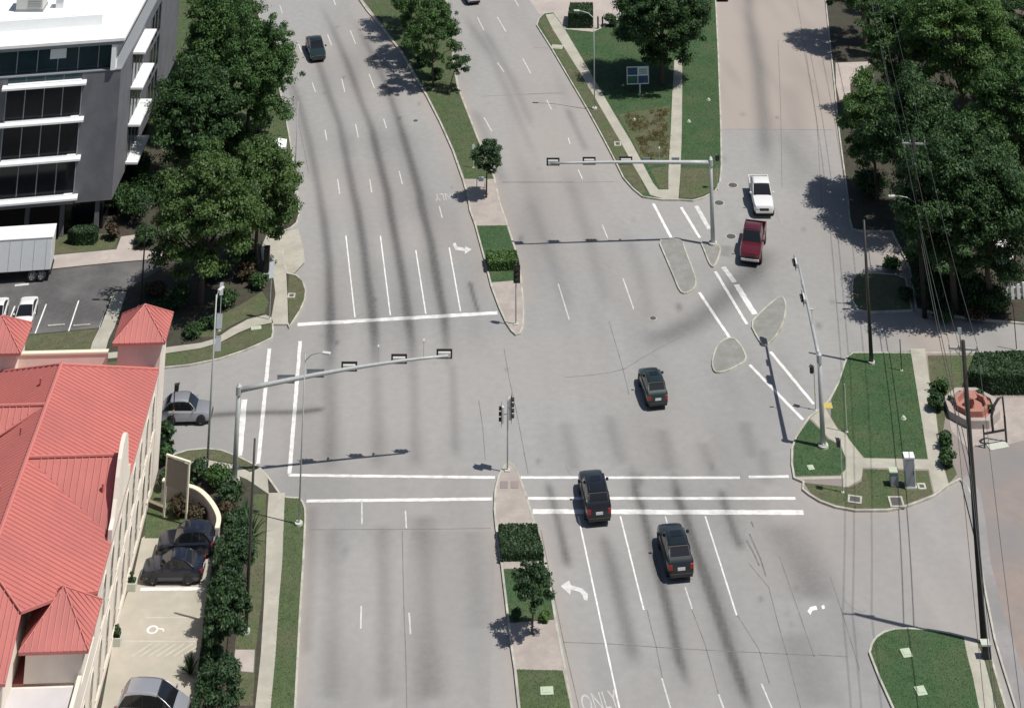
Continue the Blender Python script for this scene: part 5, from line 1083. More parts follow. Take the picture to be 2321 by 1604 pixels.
# shrubs: leafy mounds
def shrub(label, base, z0, r, h, leaf='deep', ls=0.12, group=None, ry=None, nclump=20, per=60, name='shrub', cat='shrub', at=None):
    b = Vector((at[0], at[1], z0)) if at else G(*base, z0); t = thing(name, label, cat, (b.x, b.y, z0 - 0.02), 0, group)
    P0, p, n, s, ti = crown_pts((0, 0, h * 0.48), r * 0.72, (ry or r) * 0.72, h * 0.42, nclump, r * 0.42, per, ls, 'round', 0.35)
    p[:, 2] = np.maximum(p[:, 2], 0.03); mb = MB()
    for i in range(min(7, len(P0))): mb.tube([(0, 0, 0), Vector(P0[i]) * 0.6, Vector(P0[i])], [0.03, 0.02, 0.008], 4)
    mb.build('stems', 'bark', t); o = bpy.data.objects.new('foliage', leaf_mesh('foliage', p, n, s, ti, LEAF[leaf])); link(o, t); return t
def hedge(label, poly, z0, h, leaf='deep', dens=260, ls=0.10, group=None, name='hedge'):
    poly = ccw(poly); c = sum((Vector((p[0], p[1], 0)) for p in poly), Vector()) / len(poly); t = thing(name, label, 'hedge', (c.x, c.y, z0), 0, group)
    q = [Vector((p[0] - c.x, p[1] - c.y, 0)) for p in poly]; core = inset(q, 0.13)
    MB().prism([(a.x, a.y) for a in core], 0.0, h - 0.14).build('branches', 'bark', t)
    pos = []; nr = []
    xs = [a.x for a in q]; ys = [a.y for a in q]; area = (max(xs) - min(xs)) * (max(ys) - min(ys)); m_ = int(area * dens)
    pt = np.column_stack([RNG.uniform(min(xs), max(xs), m_), RNG.uniform(min(ys), max(ys), m_)]); ins = inpoly(pt, q); pt = pt[ins]
    pos.append(np.column_stack([pt, h - 0.16 * RNG.random(len(pt)) + 0.05 * np.sin(pt[:, 0] * 3) * np.cos(pt[:, 1] * 2.6)])); nr.append(np.tile([0, 0, 1.0], (len(pt), 1)))
    for i in range(len(q)):
        a, b = q[i], q[(i + 1) % len(q)]; d = b - a; k = int(d.length * h * dens * 0.9); u = RNG.random(k)[:, None]; e = np.array([d.y, -d.x, 0]) / d.length
        pos.append(np.array(a) + u * np.array(d) + np.column_stack([np.zeros(k), np.zeros(k), RNG.random(k) * h]) - e * (RNG.random(k)[:, None] * 0.14)); nr.append(np.tile(e, (k, 1)))
    pos = np.concatenate(pos); nr = np.concatenate(nr) + unit(len(pos)) * 0.7; nr /= np.linalg.norm(nr, axis=1, keepdims=True); ti = np.clip(0.45 + 0.25 * RNG.normal(size=len(pos)), 0, 1)
    pos[:, 2] = np.maximum(pos[:, 2], 0.02)
    o = bpy.data.objects.new('foliage', leaf_mesh('foliage', pos, nr, ls * (0.6 + 0.8 * RNG.random(len(pos))), ti, LEAF[leaf])); link(o, t); return t
def inpoly(pt, poly):
    r = np.zeros(len(pt), bool); n = len(poly)
    for i in range(n):
        a, b = poly[i], poly[(i + 1) % n]
        if a[1] == b[1]: continue
        m_ = ((a[1] > pt[:, 1]) != (b[1] > pt[:, 1])) & (pt[:, 0] < (b[0] - a[0]) * (pt[:, 1] - a[1]) / (b[1] - a[1]) + a[0]); r ^= m_
    return r
def spiky(label, base, z0, r, h, n=60, leaf='deep', group=None):
    b = G(*base, z0); t = thing('spiky_plant', label, 'plant', (b.x, b.y, z0 - 0.01), 0, group); vs = []; ti = []
    mb = MB()
    for i in range(n):
        a = RNG.random() * 6.283; el = 0.45 + RNG.random() * 1.0; L_ = h * (0.75 + 0.5 * RNG.random()); d = Vector((math.cos(a) * math.cos(el), math.sin(a) * math.cos(el), math.sin(el))); s = Vector((-math.sin(a), math.cos(a), 0)) * 0.05
        k = d * L_ * 0.55; e = d * L_ + Vector((0, 0, -0.12 * L_)); mb.add([-s, s, k + s, k - s, e], [(0, 1, 2, 3), (3, 2, 4)])
    o = mb.build('blades', LEAF[leaf], t); at = o.data.attributes.new('tint', 'FLOAT', 'POINT'); at.data.foreach_set('value', RNG.random(len(o.data.vertices)).astype(np.float32)); return t
hedge('clipped dark hedge block in the planter of the hedged median tip', PL('B2', [(1655, 505), (1880, 500), (1905, 585), (1672, 592)]), Z1, 0.75, 'bright')
0 and hedge('low clipped green hedge filling the planter rectangle of the north median', PL('B2', [(1592, 258), (1806, 254), (1868, 440), (1648, 470)]), Z1, 0.22, 'bright', 160)
hedge('clipped hedge block at the head of the south median', PL('B4', [(1748, 290), (2032, 285), (2088, 500), (1768, 510)]), Z1, 0.55, 'deep', 240)
hedge('big dark hedge beside the octagonal fountain bed', PL('D3', [(1955, 150), (2500, 130), (2520, 330), (2060, 330), (1900, 300)]), Z1, 1.35, 'deep', 240, 0.12)
hedge('dark hedge along the driveway at the head of the corner lawn', PL('C1', [(455, 215), (640, 215), (640, 130), (470, 130)]), Z1, 1.5, 'deep', 240)
hedge('long dark hedge between the parking lot and the crape myrtles', PL('A4', [(1610, 420), (1660, 430), (1610, 760), (1570, 1000), (1545, 1250), (1500, 1584), (1470, 1750), (1420, 1750), (1455, 1584), (1500, 1250), (1530, 950), (1570, 720)]), Z1, 0.85, 'deep', 230)
hedge('rounded dark hedge in the bed before the office entrance', PL('A2', [(500, 385), (560, 400), (700, 395), (735, 360), (690, 335), (560, 345)]), Z1, 1.1, 'deep', 260)
sg = 'shrubs of the corner garden'
lab = ['dense dark green', 'loose olive', 'brownish', 'low dark', 'bushy green', 'thin brown']
near = {}
SHR = [  # zone, x, y, r, h, leaf, label
 ('A3', 1470, 960, 1.0, 1.3, 'deep', 'dense dark shrub against the outside of the curved wall'), ('A3', 1620, 1000, 1.15, 1.4, 'oak', 'broad green shrub at the foot of the mast arm in the corner bed'), ('A3', 1720, 1130, 1.1, 1.3, 'deep', 'dark shrub between mast arm and light pole'),
 ('A3', 1690, 1240, 0.9, 0.9, 'brown', 'brownish low shrub under the coping end of the curved wall'), ('A3', 1340, 1210, 1.0, 1.0, 'brown', 'dark brown bush between the sign posts'), ('A3', 1470, 1260, 0.9, 0.8, 'brown', 'reddish brown bush beside the parked black crossover'),
 ('A3', 1240, 1010, 0.7, 1.2, 'deep', 'narrow dark shrub between wall sign and red roofed building'), ('A3', 1230, 830, 0.8, 1.5, 'dark', 'dark shrub at the corner of the red roofed building by the street'), ('A3', 1240, 660, 0.8, 1.4, 'dark', 'dark upright shrub by the cross street kerb under the tower'),
 ('A3', 1380, 1090, 0.8, 1.0, 'dark', 'dark bush inside the curved wall'), ('A3', 1760, 1330, 1.0, 1.1, 'deep', 'round dark shrub at the end of the parking lot hedge'), ('A4', 1580, 1250, 0.8, 1.2, 'dark', 'dark round shrub under the V shaped crape myrtle'), ('A4', 1650, 1370, 0.7, 0.9, 'dark', 'dark ball shrub at the crape myrtle stems'),
 ('A2', 1330, 830, 1.3, 1.2, 'dark', 'dark bush in deep shade beside the tower roof'), ('A2', 1450, 1060, 1.0, 0.8, 'dark', 'low dark bush by the garden path'), ('A2', 1560, 990, 0.9, 0.8, 'deep', 'low green bush behind the slim street light'), ('A2', 1690, 830, 1.2, 1.0, 'dark', 'dark spreading bush behind the slim street light head'),
 ('A2', 1840, 640, 1.0, 1.2, 'brown', 'brown twiggy bush by the sidewalk'), ('A2', 1930, 700, 1.0, 1.2, 'dark', 'dark bush beside the ramp sidewalk'), ('A2', 1880, 560, 0.9, 1.3, 'deep', 'green bush by the black cabinet'), ('A2', 1780, 470, 0.9, 1.0, 'bright', 'bright green bush near the driveway apron'), ('A2', 1850, 420, 0.8, 0.8, 'yellow', 'dry yellow bush near the driveway apron'),
 ('A2', 1200, 900, 1.0, 0.9, 'dark', 'dark bush beside the garden path near the tower'), ('A2', 1150, 760, 1.2, 1.0, 'brown', 'dark brown ground shrub beside the asphalt lot'), ('A2', 1600, 640, 1.3, 1.2, 'dark', 'broad dark bush under the olive tree'), ('A2', 840, 330, 0.8, 1.3, 'brown', 'brown shrub by the office entrance path'), ('A2', 1080, 380, 1.2, 1.6, 'dark', 'dark shrub at the shaded end of the office path'),
 ('D3', 1660, 420, 0.9, 1.2, 'dark', 'dark shrub leaning over the sidewalk by the fountain bed'), ('D3', 1730, 700, 0.75, 1.0, 'dark', 'round shrub on the strip below the fountain bed'), ('D3', 1740, 830, 0.8, 1.0, 'dark', 'round shrub at the end of the strip by the power pole'), ('D3', 1690, 300, 0.8, 0.9, 'oak', 'thin shrub on the strip beside the fountain bed'),
 ('D2', 1330, 560, 0.9, 0.9, 'oak', 'bush at the edge of the shaded driveway'), ('D2', 1420, 770, 0.8, 0.6, 'deep', 'low bush on the kerbed turf under the trees'), ('D2', 1720, 940, 1.1, 0.9, 'deep', 'bush in the dappled bed under the big trees'), ('D2', 1950, 930, 1.0, 0.8, 'brown', 'brown bush in the dappled bed near the white railing'),
 ('C1', 780, 190, 0.9, 1.1, 'deep', 'low shrub between the hedge and the big dark oak'), ('A2', 2060, 210, 0.8, 1.0, 'bright', 'pale green shrub at the tip of the street tree verge'), ('A1', 2150, 1420, 0.9, 1.2, 'bright', 'pale leafy shrub by the curved road kerb'), ('A1', 2120, 1250, 0.7, 1.0, 'bright', 'pale shrub under the small rounded street tree'),
 ('B1', 1290, 590, 0.9, 1.0, 'dark', 'dark bush at the foot of the last median tree'), ('B1', 1180, 500, 0.9, 1.0, 'dark', 'dark bush between two median tree trunks'), ('B1', 1080, 330, 0.9, 1.0, 'deep', 'bush in the shade of the median row'),
 ('B4', 1885, 900, 0.4, 0.5, 'deep', 'small shrub by the multi stemmed median tree'), ('B4', 2090, 930, 0.45, 0.5, 'bright', 'small pale shrub at the edge of the south median grass'),
]
SHR += [('D2', 1740, 640, 2.4, 2.6, 'dark', 'broad dark understory bush added to deepen the tree shade'), ('D2', 1900, 780, 2.2, 2.2, 'dark', 'dark understory bush added for shade before the parked white van'), ('D2', 1560, 560, 2.2, 2.4, 'dark', 'dark understory bush added for shade by the driveway'), ('D2', 1600, 800, 1.8, 1.6, 'deep', 'understory bush added for shade at the foot of the lamp arm power pole'), ('D2', 2080, 860, 2.0, 1.8, 'dark', 'dark understory bush added for shade beside the white railing'),  # dark bushes added to fill gaps where the tree shade is too thin
 ('D1', 1150, 1450, 2.0, 2.0, 'dark', 'dark bush added for shade at the foot of the rounded bright tree'), ('A2', 1000, 200, 2.2, 2.6, 'dark', 'tall dark bush added for shade between office block and olive tree'), ('A2', 900, 120, 1.8, 2.2, 'dark', 'dark bush added for shade beneath the east wall of the office block'), ('A2', 1120, 60, 2.2, 2.6, 'dark', 'dark thicket added for shade below the dark street tree'), ('A1', 1000, 1330, 2.0, 2.4, 'dark', 'dark thicket added for shade against the office wall under the sun shades'), ('A1', 1700, 1130, 2.0, 2.4, 'dark', 'dark bush added for shade under the broad street tree'), ('A1', 1560, 1080, 2.0, 2.6, 'deep', 'green bush added for shade between the street trees')]
for (z, x, y, r, h, lf, lb) in SHR: shrub(lb, Q(z, x, y), KZ, r, h, lf, ls=0.13 if r > 0.6 else 0.09, nclump=int(16 + r * 14), per=55 if r < 1.5 else 110)
spiky('spiky green plant beside the black light pole', (566, 1222), KZ, 1.0, 1.9, 90, 'deep'); spiky('spiky plant at the sidewalk end near the crosswalk', (553, 1190), KZ, 1.0, 1.5, 70, 'deep'); spiky('dark spiky plant behind the minivan', Q('A4', 1420, 1330), KZ, 0.8, 1.1, 60, 'dark')
# turf blades on the lawns
lawns = [o for o in bpy.data.objects if o.name.startswith('lawn') and o.type == 'MESH']
from mathutils.bvhtree import BVHTree
bv = []; bf = []
for o in bpy.data.objects:
    if o.type == 'MESH' and o.get('kind') == 'structure' and o.name.split('.')[0] not in ('road', 'ground'):
        k = len(bv); bv += [v.co[:] for v in o.data.vertices]; bf += [[i + k for i in p.vertices] for p in o.data.polygons]
BVH = BVHTree.FromPolygons(bv, bf)
for key, leafk, dens in (('grass', 'turf', 110), ('lush', 'turfl', 120), ('dry', 'turfd', 70)):
    V = []
    for o in lawns:
        if o.data.materials[0] != M[key]: continue
        co = np.array([v.co[:] for v in o.data.vertices]); z = co[0, 2]
        for p in o.data.polygons:
            a, b, c = (co[i] for i in p.vertices); ar = 0.5 * abs((b[0] - a[0]) * (c[1] - a[1]) - (b[1] - a[1]) * (c[0] - a[0])); n = int(min(ar, 900) * dens)
            if n == 0: continue
            r1, r2 = np.sqrt(RNG.random(n))[:, None], RNG.random(n)[:, None]; V.append(a * (1 - r1) + b * r1 * (1 - r2) + c * r1 * r2)
    V = np.concatenate(V); V = V[(V[:, 1] > 164) & (V[:, 1] < 300)]
    V = V[[(lambda h: h[0] is not None and h[0].z < v[2] + 0.002)(BVH.ray_cast(Vector((v[0], v[1], 1.0)), Vector((0, 0, -1)))) for v in V]]; n = len(V)
    a = RNG.random(n) * 6.283; w = np.column_stack([np.cos(a), np.sin(a), np.zeros(n)]) * (0.014 + 0.018 * RNG.random((n, 1))); tipv = V + np.column_stack([RNG.normal(0, 0.04, (n, 2)), 0.025 + 0.035 * RNG.random(n)])
    v = np.stack([V - w, V + w, tipv], 1).reshape(-1, 3); me = bpy.data.meshes.new('grass'); me.vertices.add(3 * n); me.vertices.foreach_set('co', v.astype(np.float32).ravel())
    me.loops.add(3 * n); me.loops.foreach_set('vertex_index', np.arange(3 * n, dtype=np.int32)); me.polygons.add(n); me.polygons.foreach_set('loop_start', np.arange(0, 3 * n, 3, dtype=np.int32)); me.polygons.foreach_set('loop_total', np.full(n, 3, np.int32)); me.update()
    at = me.attributes.new('tint', 'FLOAT', 'POINT'); at.data.foreach_set('value', np.repeat(np.clip(RNG.normal(0.4, 0.3, n), 0, 1), 3).astype(np.float32)); me.materials.append(LEAF[leafk])
    o = bpy.data.objects.new('grass', me); link(o); tag(o, {'grass': 'olive green mown turf on the road strips and medians', 'lush': 'bright green mown turf on the corner lawns', 'dry': 'sparse dry turf on the verges'}[key], 'grass', kind='stuff')

# dry weed tufts on the sign lawn
pp = PL('C1', [(860, 860), (1190, 830), (1200, 1170), (1050, 1230), (960, 1060)]); pt = np.column_stack([RNG.uniform(min(p.x for p in pp), max(p.x for p in pp), 420), RNG.uniform(min(p.y for p in pp), max(p.y for p in pp), 420)]); pt = pt[inpoly(pt, pp)]; pt = pt[vnoise(pt, 1.3, 31) > 0.42]
ps = np.repeat(pt, 26, 0) + RNG.normal(0, 0.16, (len(pt) * 26, 2)); ps = np.column_stack([ps, KZ + 0.02 + 0.22 * RNG.random(len(ps))]); nr_ = unit(len(ps)); nr_[:, 2] *= 0.5
o = bpy.data.objects.new('dry_weeds', leaf_mesh('dry_weeds', ps, nr_, 0.05 + 0.07 * RNG.random(len(ps)), RNG.random(len(ps)), LEAF['yellow'], 0.3)); link(o); tag(o, 'dry yellow weed tufts in the bare patch of the sign lawn', 'weeds', kind='stuff')
# ================================================================== UTILITY POLES AND WIRES
def ins(mb, c): mb.tube([c, c + Vector((0, 0, 0.12)), c + Vector((0, 0, 0.22))], [0.05, 0.07, 0.03], 6)
def power_pole(label, p, h, d, lamp=None, transformer=False, group='wooden power poles along the east side'):
    """d: direction of the line; cross arm at right angles"""
    t = thing('power_pole', label, 'utility pole', p, 0, group); d = Vector(d).normalized(); a = Vector((d.y, -d.x, 0))
    MB().tube([(0, 0, -0.1), (0, 0, h * 0.5), (0, 0, h)], [0.25, 0.22, 0.16], 10).build('pole', 'wood', t, smooth=True)
    arm = MB().obox((0, 0, 0), a, d, 1.15, 0.06, h - 0.55, h - 0.42).build('cross_arm', 'galv', t); tips = []
    for s in (-1.08, -0.35, 1.08):
        mb = MB(); c = a * s + Vector((0, 0, h - 0.42)); ins(mb, c); mb.build('insulator', 'lgrey', arm); tips.append(Vector(p) + c + Vector((0, 0, 0.2)))
    for s in (-1, 1): MB().tube([a * 0.75 * s + Vector((0, 0, h - 0.5)), (0, 0, h - 1.15)], 0.03, 5).build('brace', 'galv', arm)
    if transformer: 
        c = d * 0.42 + Vector((0, 0, h - 2.3)); q = MB().tube([c, c + Vector((0, 0, 0.1)), c + Vector((0, 0, 0.85)), c + Vector((0, 0, 0.95))], [0.2, 0.27, 0.27, 0.15], 12).build('transformer', 'lgrey', t, smooth=True)
        mb = MB(); ins(mb, c + Vector((0.1, 0, 0.95))); ins(mb, c + Vector((-0.1, 0, 0.95))); mb.build('bushing', 'lgrey', q)
    if lamp:
        v = Vector(lamp); k = MB().tube([(0, 0, h * 0.62), v * 0.4 + Vector((0, 0, h * 0.62 + 0.55)), v * 0.75 + Vector((0, 0, h * 0.62 + 0.7)), v + Vector((0, 0, h * 0.62 + 0.68))], [0.04, 0.04, 0.035, 0.03], 6).build('lamp_arm', 'galv', t)
        o = MB().box(-0.4, 0.3, -0.13, 0.13, -0.06, 0.08).build('lamp', 'lgrey', k, bevel=0.03); o.location = v + Vector((0, 0, h * 0.62 + 0.68)); o.rotation_euler = (0, 0, math.atan2(v.y, v.x))
    return tips
pA = QG('D4', 2010, 1092, KZ); hA = hgt(*Q('D4', 2010, 1092), 772, KZ); pB = G(2096, 716, KZ); hB = hgt(2096, 716, 312, KZ); dl = (pB - pA)
pC = Vector((26.8, 137.0, KZ)); pD = Vector((pB.x + dl.x * 1.3, pB.y + 62, KZ))
tA = power_pole('tall dark power pole at the edge of the corner lawn by the tan lot', pA, hA, dl); tB = power_pole('power pole with lamp arm and transformer standing in the tree mass', pB, hB, dl, lamp=(-2.6, -0.2, 0), transformer=True)
tC = power_pole('power pole carrying the wires on past the corner lawn', pC, 15.0, dl); tD = power_pole('power pole carrying the wires on past the far trees', pD, 14.5, dl)
def wire(label, a, b, sag, r=0.022, group=None):
    a, b = Vector(a), Vector(b); pts = [a.lerp(b, k / 24) - Vector((0, 0, sag * 4 * (k / 24) * (1 - k / 24))) for k in range(25)]
    mid = a.lerp(b, 0.5); o = MB().tube([p - a for p in pts], r, 5, caps=False).build('power_wire', 'wire'); o.location = a; tag(o, label, 'wire', group); return o
for nm, A, B, sg_ in (('from tall dark pole to lamp arm pole', tA, tB, 0.8), ('from lamp arm pole over the far trees', tB, tD, 1.0), ('from tall dark pole past the corner lawn', tA, tC, 0.7)):
    for k in range(3): wire(('road side power wire ', 'middle power wire ', 'lot side power wire ')[k] + nm, A[k], B[k], sg_, group='power wires on the cross arms')
for nm, A, B, ha, hb_ in (('telephone cable strung below the wires from tall dark pole to lamp arm pole', pA, pB, hA * 0.60, hB * 0.60), ('thick cable bundle strung lower on from the tall dark pole', pA, pC, hA * 0.58, 8.6), ('telephone cable strung below the wires over the far trees', pB, pD, hB * 0.60, 8.6), ('thin guide cable just under the telephone cable of the tall dark pole', pA, pB, hA * 0.52, hB * 0.53)):
    wire(nm, A + Vector((-0.16, 0, ha)), B + Vector((-0.16, 0, hb_)), 0.9, 0.035)
for s in (1, -1): pass
# equipment at the pole foot
t = thing('pole_equipment', 'small dark cabinet at the foot of the tall power pole', 'cabinet', QG('D4', 2030, 1205, KZ)); MB().box(-0.3, 0.3, -0.25, 0.25, 0, 0.75).build('case', 'black', t, bevel=0.03); MB().box(-0.36, 0.36, -0.3, 0.3, 0.752, 0.84).build('lid', 'concb', t)
# ================================================================== STREET FURNITURE
p = QG('D3', 1462, 1000, Z2); t = thing('signal_cabinet', 'grey traffic control cabinet with pale top beside the corner sidewalk', 'cabinet', p)
MB().box(-0.48, 0.48, -0.4, 0.4, 0, 0.14).build('plinth', 'concb', t); b_ = MB().box(-0.40, 0.40, -0.33, 0.33, 0.142, 1.95).build('case', 'lgrey', t, bevel=0.03); MB().box(-0.44, 0.44, -0.37, 0.37, 1.952, 2.03).build('lid', 'white', t)
d_ = MB().box(-0.36, 0.36, -0.345, -0.331, 0.25, 1.85).build('door', 'mull', t); MB().box(0.24, 0.30, -0.37, -0.346, 0.95, 1.15).build('handle', 'black', d_)
p = QG('D3', 1340, 985, Z1); t = thing('meter_pedestal', 'low green grey service pedestal left of the grey control cabinet', 'cabinet', p); MB().box(-0.35, 0.35, -0.3, 0.3, 0, 0.9).build('case', 'mull', t, bevel=0.04); MB().box(-0.39, 0.39, -0.34, 0.34, 0.902, 0.97).build('lid', 'lidc', t)
def vault(label, base, z, w, l, rz=0.0, hollow=True, m='lidc', h=0.07):
    p = G(*base, z); t = thing('utility_vault', label, 'utility box', (p.x, p.y, z - 0.004), rz)
    if hollow:
        mb = MB(); e = 0.16
        mb.box(-w / 2, w / 2, -l / 2, -l / 2 + e, 0, h); mb.box(-w / 2, w / 2, l / 2 - e, l / 2, 0, h); mb.box(-w / 2, -w / 2 + e, -l / 2 + e, l / 2 - e, 0, h); mb.box(w / 2 - e, w / 2, -l / 2 + e, l / 2 - e, 0, h)
        mb.build('collar', 'kerb', t); MB().box(-w / 2 + e, w / 2 - e, -l / 2 + e, l / 2 - e, 0, h - 0.03).build('lid', 'iron', t)
    else:
        MB().box(-w / 2, w / 2, -l / 2, l / 2, 0, h).build('collar', m, t, bevel=0.03); MB().box(-w * 0.3, w * 0.3, -l * 0.3, l * 0.3, h + 0.001, h + 0.02).build('lid', m, t)
vault('concrete framed vault in the dark turf under the slim corner post', Q('D3', 1045, 1098), Z1, 1.15, 0.95, R(-12)); vault('concrete framed vault opening to the kerb below the control cabinet', Q('D3', 1355, 1115), Z2, 1.2, 1.3, 0)
vault('small pale lid in the small rounded lawn', Q('D3', 715, 858), Z1, 0.55, 0.6, R(10), False); vault('pale square lid at the upper end of the south east lawn', Q('D4', 1430, 1175), KZ, 0.75, 0.85, R(10), False); vault('pale square lid further down the south east lawn', Q('D4', 1538, 1458), KZ, 0.75, 0.85, R(10), False)
vault('pale flat lid on the grass end of the south median', Q('B4', 2110, 1458), Z1, 0.95, 0.75, R(3), False); vault('small framed vault in the half round turf bed', Q('A2', 2180, 762), Z1, 0.75, 0.8, 0); vault('small framed vault on the verge of the sign lawn', Q('C1', 825, 1080), Z2, 0.8, 1.0, 0)
vault('pale lid in the turf along the cross street', Q('A2', 1915, 1003), Z1, 1.0, 0.55, R(12), False); vault('framed vault between sidewalk and cabinet on the dark turf', Q('D3', 1545, 1000), Z2, 0.7, 0.75, 0, True)
vault('pale pad across the verge of the sign lawn', Q('C1', 372, 352), Z2, 1.5, 1.2, R(-10), False, 'walk', 0.03)
for lab_, q_ in (('round pale valve cap on the lawn by the narrow sidewalk', ('C1', 1358, 912)), ('round pale valve cap on the lawn strip near the side road', ('C1', 1505, 750)), ('round pale valve cap among the dry patch of the sign lawn', ('C1', 950, 900)), ('white capped marker stub standing in the bright east lawn', ('D3', 1410, 490))):
    t = thing('valve_cap', lab_, 'valve cap', QG(*q_, Z1)); MB().tube([(0, 0, 0), (0, 0, 0.12), (0, 0, 0.2)], [0.16, 0.16, 0.08], 10).build('cap', 'lidc', t); MB().prism([(0.24 * math.cos(k), 0.24 * math.sin(k)) for k in np.linspace(0, 2 * math.pi, 11)[:-1]], 0, 0.03).build('collar', 'concb', t)
def post(label, base, z, h, top=None, m='galv', name='sign_post', cat='sign', r=0.045, face=0.0, w=0.6, hh=0.6, fm='signw'):
    p = G(*base, z); t = thing(name, label, cat, p); MB().tube([(0, 0, 0), (0, 0, h)], r, 8).build('post', m, t)
    MB().box(-0.12, 0.12, -0.12, 0.12, 0, 0.03).build('base_plate', 'concb', t)
    if top == 'panel': o = MB().box(-0.012, 0.012, -w / 2, w / 2, h - hh - 0.05, h - 0.02).build('panel', fm, t); o.rotation_euler = (0, 0, face); o.location = (0.06 * math.cos(face), 0.06 * math.sin(face), 0)
    if top == 'ped':
        o = MB().box(-0.14, 0.14, -0.2, 0.2, h - 0.5, h - 0.06).build('pedestrian_signal', 'black', t, bevel=0.02); o.rotation_euler = (0, 0, face); o.location = (0.2 * math.cos(face), 0.2 * math.sin(face), 0)
        MB().box(0.141, 0.20, -0.22, 0.22, h - 0.06, h - 0.03).build('visor', 'black', o)
        MB().box(-0.05, 0.05, -0.08, 0.08, 1.0, 1.2).build('push_button', 'yellow', t)
    return t
P_ = 'pedestrian signal'
post('short pedestrian signal post by the yellow tactile ramp', Q('D3', 752, 425), 0.005, 3.0, 'ped', cat=P_, name='pedestrian_signal_post', face=R(150)); post('slim pedestrian post above the concrete framed vault', Q('D3', 955, 1040), Z1, 3.4, 'ped', cat=P_, name='pedestrian_signal_post', face=R(180))
post('pedestrian signal post on the tip of the sign lawn', Q('C1', 1570, 1410), KZ, 3.0, 'ped', cat=P_, name='pedestrian_signal_post', face=R(-60)); post('tall pedestrian signal post beside the ramp sidewalk', Q('A2', 2015, 935), Z2, hgt(*Q('A2', 2015, 935), 592, Z2), 'panel', cat='sign', w=0.5, hh=1.2, fm='signw', face=R(-70))
post('round headed sign post at the corner of the red roofed building', Q('A3', 1290, 560), 0.005, hgt(*Q('A3', 1290, 560), 868), 'ped', 'bronze', cat='sign', face=R(0)); post('slim marker post in the east lawn', Q('D3', 985, 590), Z1, 3.2, None, 'lidc', cat='post', name='marker_post')
post('thin green post near the top of the east lawn', Q('D3', 1395, 130), Z1, 2.2, None, 'bronze', cat='post', name='marker_post')
post('white headed gate post at the driveway below the tree mass', Q('D2', 1840, 1190), 0.005, 1.9, 'panel', 'bronze', cat='sign', face=R(-100), w=0.35, hh=0.5)
post('slanting thin post by the driveway near the big dark hedge', Q('D2', 2255, 1165), 0.005, 3.2, None, 'bronze', cat='post', name='marker_post')
post('pale double board sign post behind the slim street light', Q('A2', 1640, 1020), KZ, 3.6, 'panel', 'galv', cat='sign', face=R(-80), w=0.35, hh=0.9)
t = thing('black_cabinet', 'tall black cabinet beside the driveway sidewalk', 'cabinet', QG('A2', 1990, 590, KZ)); MB().box(-0.28, 0.28, -0.25, 0.25, 0.08, 2.1).build('case', 'black', t, bevel=0.02); MB().box(-0.36, 0.36, -0.32, 0.32, 0, 0.08).build('plinth', 'concb', t)
# four panel sign on the corner lawn
p = G(*Q('C1', 992, 700), KZ); t = thing('four_panel_sign', 'blue and white four panel sign on a single white post', 'sign', p, R(4))
H_ = hgt(*Q('C1', 992, 700), 150, KZ); MB().box(-0.09, 0.09, -0.06, 0.06, 0, H_ - 0.2).build('post', 'signw', t)
pw, ph = 2.75, 1.75; z0 = H_ - ph
for x0, x1, zz0, zz1 in ((-pw / 2, pw / 2, H_ - 0.09, H_), (-pw / 2, pw / 2, z0, z0 + 0.09), (-pw / 2, -pw / 2 + 0.09, z0 + 0.09, H_ - 0.09), (pw / 2 - 0.09, pw / 2, z0 + 0.09, H_ - 0.09), (-0.04, 0.04, z0 + 0.09, H_ - 0.09)): MB().box(x0 - 0.25, x1 - 0.25, -0.13, -0.065, zz0, zz1).build('frame', 'signw', t)
for sx in (0, 1):
    for sz in (0, 1):
        x0 = -pw / 2 + 0.095 + sx * (pw / 2 - 0.05) - 0.25; zc = z0 + 0.095 + sz * (ph / 2 - 0.06); w_ = pw / 2 - 0.15; h_ = ph / 2 - 0.14
        c = MB().box(x0, x0 + w_, -0.11, -0.075, zc, zc + h_).build('panel', ('greens', 'blue', 'blue', 'signw')[sx * 2 + sz] if (sx, sz) != (1, 0) else 'blue', t)
        if (sx, sz) == (1, 1):
            for k in range(3): MB().box(x0 + 0.12, x0 + w_ - 0.12, -0.118, -0.111, zc + 0.12 + k * 0.19, zc + 0.20 + k * 0.19).build('text_bar', 'blue', c)
MB().box(-pw / 2 - 0.25, pw / 2 - 0.25, -0.125, -0.072, z0 + ph / 2 - 0.045, z0 + ph / 2 + 0.045).build('frame', 'signw', t)
for k, (lab_, x) in enumerate((('dark bollard beside the hedge at the driveway head', 678), ('dark bollard between its twin and the big dark oak', 712))):
    t = thing('bollard', lab_, 'bollard', QG('C1', x, 215, 0.006)); MB().tube([(0, 0, 0), (0, 0, 1.25), (0, 0, 1.32)], [0.11, 0.11, 0.05], 10).build('post', 'black', t); MB().prism([(0.17 * math.cos(q), 0.17 * math.sin(q)) for q in np.linspace(0, 2 * math.pi, 11)[:-1]], 0, 0.05).build('collar', 'iron', t)
